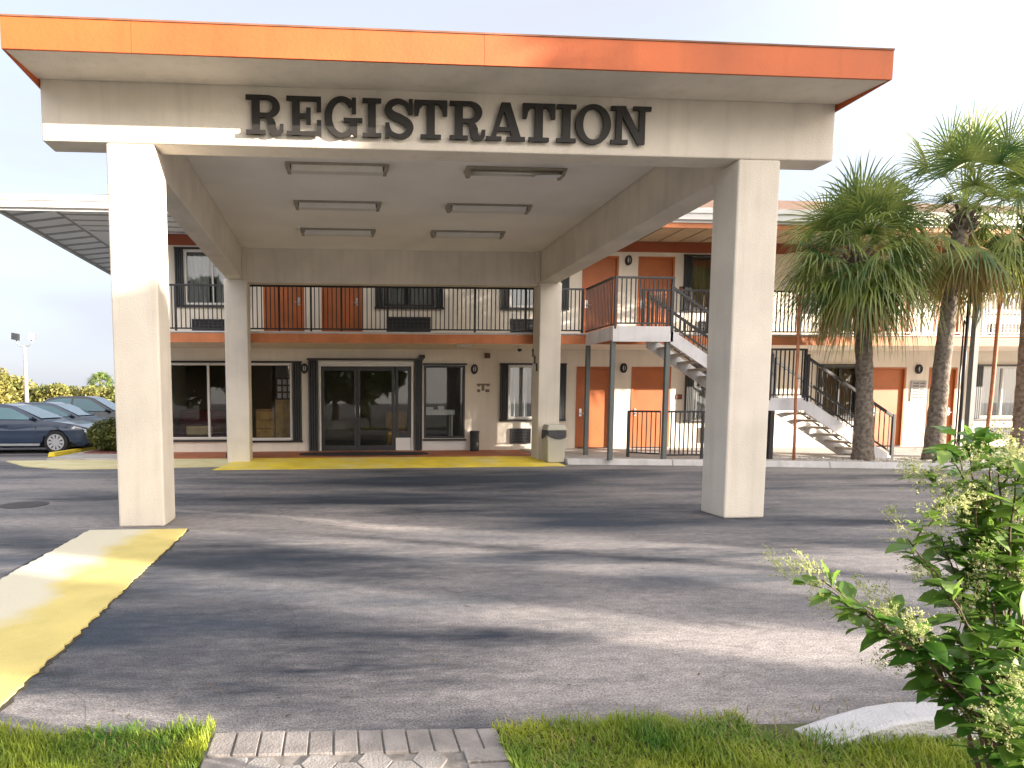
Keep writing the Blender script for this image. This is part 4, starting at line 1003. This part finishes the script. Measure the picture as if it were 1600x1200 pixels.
# ------------------------------------------------------------------ foreground: lawn, path, kerb, bush
mb = MB(); mb.prism([(-4,-4.93,-.02),(2.03,-4.99,-.02),(2.03,-9.5,-.02),(-4,-9.5,-.02)], (0,0,.035)); struct('lawn', mb, soil)
mb = MB(); mb.prism([(3.33,-5.07,-.02),(4.70,-5.14,-.02),(5.45,-5.12,-.02),(14,-5.12,-.02),(14,-9.5,-.02),(3.33,-9.5,-.02)], (0,0,.035)); struct('lawn', mb, soil)
mb = MB(); mb.prism([(2.034,-5.03,-.02),(3.326,-5.09,-.02),(3.326,-9.5,-.02),(2.034,-9.5,-.02)], (0,0,.036)); struct('sand_bed', mb, mat('joint_sand', (.17,.155,.14), .95, .3, 20))
mb = MB()
def slab(mb, x0,x1,y0,y1,z1):
    j = lambda: rnd.uniform(-.004,.004); zz = z1+rnd.uniform(-.003,.003)
    mb.hexa([(x0+j(),y0+j(),-.015),(x1+j(),y0+j(),-.015),(x1+j(),y1+j(),-.015),(x0+j(),y1+j(),-.015)],[(x0+.002,y0+.002,zz),(x1-.002,y0+.002,zz+j()*.3),(x1-.002,y1-.002,zz),(x0+.002,y1-.002,zz+j()*.3)])
x = 2.055; k = 0
while x < 3.30:
    sh = -.05*(x-2.05)/1.25
    slab(mb, x+.001, min(x+.104,3.322), -5.235+sh, -5.045+sh, .028); x += .107
for side in (2.05, 3.135):
    y = -5.36
    while y > -9.4: slab(mb, side, side+.185, y, y+.097, .027); y -= .104
struct('paver_border', mb, brick_m, bevel=.004)
mb = MB(); s_ = .075
for i in range(11):
    for j in range(60):
        cx = 2.30+i*s_*1.5*1.02; cy = -5.325-j*s_*1.732*1.02-(s_*.883 if i%2 else 0)
        if cx > 3.08: continue
        mb.prism([(cx+s_*.985*math.cos(R(60*q)), cy+s_*.985*math.sin(R(60*q)), -.012) for q in range(6)], (0,0,.036+rnd.uniform(-.002,.002)))
struct('hexagon_paver_path', mb, hex_m, bevel=.003)
# white-topped concrete kerb end on the right
mb = MB()
def kerbsec(p, d):
    n_ = Vector((-d.y,d.x,0))
    return p, n_
path = [onZ(px_,py_,z_)*1.0 for px_,py_,z_ in ((1236,1136,.02),(1290,1116,.06),(1345,1100,.095),(1392,1093,.11),(1440,1092,.115),(1520,1091,.115))]
for v_ in path: v_.z = 0
path.append(path[-1]+Vector((3,-.05,0)))
hts = [.03,.07,.105,.12,.125,.125,.125]
prof_k = [(.0,0),(.012,.9),(.025,1.0),(.165,1.0),(.185,.93),(.19,0)]
rings = []
for i, p in enumerate(path):
    d = (path[min(i+1,len(path)-1)]-path[max(i-1,0)]).normalized(); n_ = Vector((d.y,-d.x,0))
    rings.append([mb.bm.verts.new(p+n_*u+Vector((0,0,-.01+hts[i]*v))) for u,v in prof_k])
for i in range(len(path)-1):
    for k in range(len(prof_k)-1): mb.bm.faces.new((rings[i][k],rings[i+1][k],rings[i+1][k+1],rings[i][k+1]))
mb.bm.faces.new(rings[0])
struct('kerb_end', mb, kerb_end_m, bevel=.004)
p = onZ(1487,1147,.03); mb = MB(); mb.ball((p.x,p.y,.035),.035,.03,.028,12,8); tag(link('stone', mb, clay_m, smooth=True), 'reddish brown stone lying against the kerb under the bush', 'stone')

# grass
mb = MB()
def blade(x, y, h, w_, lean, az):
    d = Vector((math.cos(az),math.sin(az),0)); s = Vector((-d.y,d.x,0))*w_; b = Vector((x,y,.012))
    m_ = b+d*lean*.35+Vector((0,0,h*.6)); tp = b+d*lean+Vector((0,0,h))
    v = [mb.bm.verts.new(q) for q in (b-s, b+s, m_+s*.8, m_-s*.8)]; tpv = mb.bm.verts.new(tp)
    mb.bm.faces.new(v); mb.bm.faces.new((v[3],v[2],tpv))
def patch(x0,x1,y0,y1,n,edge=None):
    for _ in range(n):
        x = rnd.uniform(x0,x1); y = rnd.uniform(y0,y1)
        if edge and y > edge(x)+rnd.gauss(0,.025)+.025*math.sin(x*13)+.015*math.sin(x*31): continue
        h = rnd.uniform(.02,.055)*(1+.35*math.sin(x*7+y*5)); blade(x,y,h,rnd.uniform(.0016,.0034),rnd.uniform(.01,.055),rnd.uniform(0,6.3))
patch(.2,2.05,-5.7,-4.90,21000,lambda x:-4.93-.03*x)
patch(3.31,6.2,-5.7,-5.02,27000,lambda x:-5.06 if x<4.5 else -5.27-.02*math.sin(x*9))
patch(-3,2.05,-8.5,-5.7,12000); patch(3.31,9,-8.5,-5.7,14000)
tag(link('grass', mb, grass_m, recalc=False), 'short green lawn grass with yellow tips on both sides of the paver path', 'grass', kind='stuff')
mb = MB()
for _ in range(900):                  # yellow blades and fallen bits
    x = rnd.choice((rnd.uniform(.4,2.0),rnd.uniform(3.35,5.6),rnd.uniform(3.35,5.6))); y = rnd.uniform(-5.6,-5.2) if rnd.random()<.75 else rnd.uniform(-5.2,-5.02)
    blade(x,y,rnd.uniform(.03,.06),.0024,rnd.uniform(.02,.07),rnd.uniform(0,6.3))
tag(link('yellow_grass', mb, palm_y, recalc=False), 'yellow grass blades along the bottom edge of the lawn', 'grass', kind='stuff')

mb = MB()
for _ in range(80):                  # dead leaves and bits lying on the drive
    if rnd.random() < .6: x = rnd.uniform(.9,6); y = -4.95+abs(rnd.gauss(0,.35))
    else: x = rnd.uniform(-1,9); y = rnd.uniform(-4.6,5.5)
    a = rnd.uniform(0,6.3); L_ = rnd.uniform(.006,.018); d = Vector((math.cos(a),math.sin(a),0)); q = Vector((x,y,.006)); e = Vector((-d.y,d.x,0))
    mb.poly([q-d*L_, q+e*L_*.4+Vector((0,0,.005)), q+d*L_+Vector((0,0,.008)), q-e*L_*.4+Vector((0,0,.003))])
tag(link('leaf_litter', mb, mat('dead_leaves', (.06,.035,.015), .9, .4, 9, col2=(.20,.12,.05)), recalc=False), 'small dead leaves and bits scattered over the asphalt drive', 'leaf litter', kind='stuff')

# foreground bush
bush = thing('flowering_bush', (5.05,-5.95,0), 'leafy bush with pale yellow-green flower clusters at the right front edge', 'bush')
tw = MB(); lf = MB(); fl = MB()
def leafm(p, d, nrm, L, wd):
    d = d.normalized(); s = d.cross(nrm).normalized(); n_ = s.cross(d).normalized()
    if n_.z < 0: n_ = -n_
    cs = []
    for t, ww in ((0,.04),(.18,.62),(.45,1.0),(.75,.66),(1.0,.02)):
        c = p+d*L*t-Vector((0,0,1))*L*.22*t*t; h = s*wd*ww
        cs.append((lf.bm.verts.new(c-h+n_*wd*.30*ww), lf.bm.verts.new(c), lf.bm.verts.new(c+h+n_*wd*.30*ww)))
    for a, b in zip(cs[:-1], cs[1:]):
        lf.bm.faces.new((a[0],a[1],b[1],b[0])); lf.bm.faces.new((a[1],a[2],b[2],b[1]))
def floret(p, d, n, R_):
    for _ in range(n):
        u = rnd.random(); q = p+d*R_*2.3*u+Vector((rnd.gauss(0,1),rnd.gauss(0,1),rnd.gauss(0,1)))*R_*(.50-.26*u)
        s = rnd.uniform(.0028,.0056); a = Vector((rnd.gauss(0,1),rnd.gauss(0,1),rnd.gauss(0,1))).normalized(); b = a.orthogonal().normalized(); c = a.cross(b)
        if rnd.random() < .6:
            for g in range(4):
                an = g*math.pi/2; e = b*math.cos(an)+c*math.sin(an); f_ = b*math.cos(an+.8)+c*math.sin(an+.8)
                fl.poly([q, q+e*s*1.3+a*s*.3, q+f_*s*1.1+a*s*.3])
        else:
            bmesh.ops.create_icosphere(fl.bm, subdivisions=1, radius=s*.55, matrix=Matrix.Translation(q))
        if rnd.random() < .25: fl.poly([p+d*R_*u, q, q+b*.0012])
def twig(p0, p1, sag, r, nl, L, flower, sub=True):
    p0 = Vector(p0); p1 = Vector(p1); n_ = 9; pts = []
    for k in range(n_+1):
        t = k/n_; pts.append(p0.lerp(p1,t)+Vector((0,0,sag*math.sin(math.pi*t)))+Vector((rnd.gauss(0,.004),rnd.gauss(0,.004),rnd.gauss(0,.004))))
    tw.tube(pts, [r*(1-.75*k/n_) for k in range(n_+1)], 6)
    for k in range(nl):
        t = .22+.78*(k+.5)/nl; i = min(int(t*n_),n_-1); p = pts[i].lerp(pts[i+1], t*n_-i); d = (pts[i+1]-pts[i]).normalized()
        for sg in (-1,1):
            a = rnd.uniform(0,6.28); side = Vector((math.cos(a),math.sin(a),rnd.uniform(-.2,.5)))
            side = (side-d*side.dot(d)).normalized()*sg
            leafm(p, d*rnd.uniform(.3,.9)+side, Vector((rnd.gauss(0,.3),rnd.gauss(0,.3),1)), L*rnd.uniform(.55,1.15), L*rnd.uniform(.20,.27))
        if sub and rnd.random() < .42:
            a = rnd.uniform(0,6.28); q = p+(d*.6+Vector((math.cos(a),math.sin(a),rnd.uniform(-.1,.6)))*.7).normalized()*rnd.uniform(.08,.18)
            twig(p, q, .01, r*.4, 4, L*.72, rnd.random()<.45*flower, False)
    if flower:
        d = (pts[-1]-pts[-2]).normalized(); floret(pts[-1]-d*.02, (d+Vector((0,0,.1))).normalized(), int(115*rnd.uniform(.7,1.3)), .05)
root = atD(1600, 1330, 1.75); root.z = 0.02
tips = [(1285,905,1.62,1),(1330,935,1.60,0),(1420,840,1.70,1),(1415,985,1.62,1),(1470,840,1.72,1),(1500,780,1.75,1),(1510,690,1.72,0),(1490,665,1.80,0),(1545,675,1.70,0),(1560,720,1.66,1),(1590,740,1.62,1),(1520,760,1.66,1),(1575,800,1.72,1),(1585,870,1.60,0),
        (1540,900,1.66,1),(1480,930,1.58,0),(1440,1000,1.56,1),(1400,1000,1.64,1),(1500,1010,1.55,0),(1600,960,1.55,0),(1590,1080,1.58,0),(1620,800,1.6,1),(1640,900,1.6,1),(1650,700,1.7,1),(1600,1130,1.5,1),(1570,1140,1.45,1),(1620,1020,1.5,0),(1600,1190,1.5,0)]
for (px, py, dd, f_) in tips:
    tip = atD(px, py, dd); mid = Vector((root.x*.70+tip.x*.30, root.y*.70+tip.y*.30, root.z*.42+tip.z*.58))+Vector((rnd.uniform(-.03,.05),rnd.uniform(-.08,.08),.03))
    tw.tube([root+Vector((rnd.uniform(-.05,.05),rnd.uniform(-.05,.05),0)), root.lerp(mid,.5)+Vector((.02,0,.03)), mid],[.010,.008,.006],6)
    twig(mid, tip, .02, .0055, 7, .090, f_)
link('branches', tw, twig_m, bush); link('leaves', lf, leaf_b, bush, smooth=True, recalc=False); link('flower_clusters', fl, flower_m, bush, recalc=False)

# ------------------------------------------------------------------ light
wd = bpy.data.worlds.new('World'); sc.world = wd; wd.use_nodes = True
n = wd.node_tree.nodes; l = wd.node_tree.links
sky = n.new('ShaderNodeTexSky'); sky.sky_type = 'NISHITA'; sky.sun_disc = False
sky.sun_elevation = R(EL); sky.sun_rotation = R(180-AZ)
sky.air_density = 1.0; sky.dust_density = 4.0; sky.ozone_density = 2.0; sky.altitude = 0
# thin veil of high cloud over the clear sky: a pale layer with soft streaks
tcw = n.new('ShaderNodeTexCoord'); mpw = n.new('ShaderNodeMapping'); mpw.inputs['Scale'].default_value = (1.2, 1.2, 5)
l.new(tcw.outputs['Generated'], mpw.inputs['Vector'])
nw = n.new('ShaderNodeTexNoise'); nw.inputs['Scale'].default_value = 1.6; nw.inputs['Detail'].default_value = 6; l.new(mpw.outputs[0], nw.inputs['Vector'])
rw = n.new('ShaderNodeMapRange'); rw.inputs['From Min'].default_value = .3; rw.inputs['From Max'].default_value = .7; rw.inputs['To Min'].default_value = .80; rw.inputs['To Max'].default_value = .97
l.new(nw.outputs['Fac'], rw.inputs['Value'])
mw = n.new('ShaderNodeMix'); mw.data_type = 'RGBA'
dt = n.new('ShaderNodeVectorMath'); dt.operation = 'DOT_PRODUCT'; dt.inputs[1].default_value = (.62, -.74, .26); l.new(tcw.outputs['Generated'], dt.inputs[0])
gl = n.new('ShaderNodeMapRange'); gl.interpolation_type = 'SMOOTHSTEP'; gl.inputs['From Min'].default_value = -.25; gl.inputs['From Max'].default_value = .85; gl.inputs['To Min'].default_value = .75; gl.inputs['To Max'].default_value = 2.9
l.new(dt.outputs['Value'], gl.inputs['Value'])
vc = n.new('ShaderNodeVectorMath'); vc.operation = 'SCALE'; l.new(gl.outputs[0], vc.inputs['Scale'])
wf = n.new('ShaderNodeMapRange'); wf.inputs['From Min'].default_value = .75; wf.inputs['From Max'].default_value = 2.9; l.new(gl.outputs[0], wf.inputs['Value'])
wc = n.new('ShaderNodeMix'); wc.data_type = 'RGBA'; wc.inputs['A'].default_value = (.96, .99, 1.12, 1); wc.inputs['B'].default_value = (1.09, .985, .90, 1)
l.new(wf.outputs[0], wc.inputs['Factor']); l.new(wc.outputs['Result'], vc.inputs[0])
l.new(vc.outputs[0], mw.inputs['B'])
l.new(rw.outputs[0], mw.inputs['Factor']); l.new(sky.outputs[0], mw.inputs['A'])
l.new(mw.outputs['Result'], n['Background'].inputs[0]); n['Background'].inputs[1].default_value = .15
sd = bpy.data.lights.new('sun', 'SUN'); sd.energy = 2.8; sd.angle = R(.5); sd.color = (1, .87, .74)
so = bpy.data.objects.new('sun', sd); C.objects.link(so)
v = Vector((math.sin(R(AZ))*math.cos(R(EL)), -math.cos(R(AZ))*math.cos(R(EL)), math.sin(R(EL))))
so.rotation_euler = v.to_track_quat('Z', 'Y').to_euler(); so.location = v*40
sc.view_settings.view_transform = 'Standard'; sc.view_settings.look = 'None'; sc.view_settings.gamma = 1
sc.view_settings.exposure = 2.9
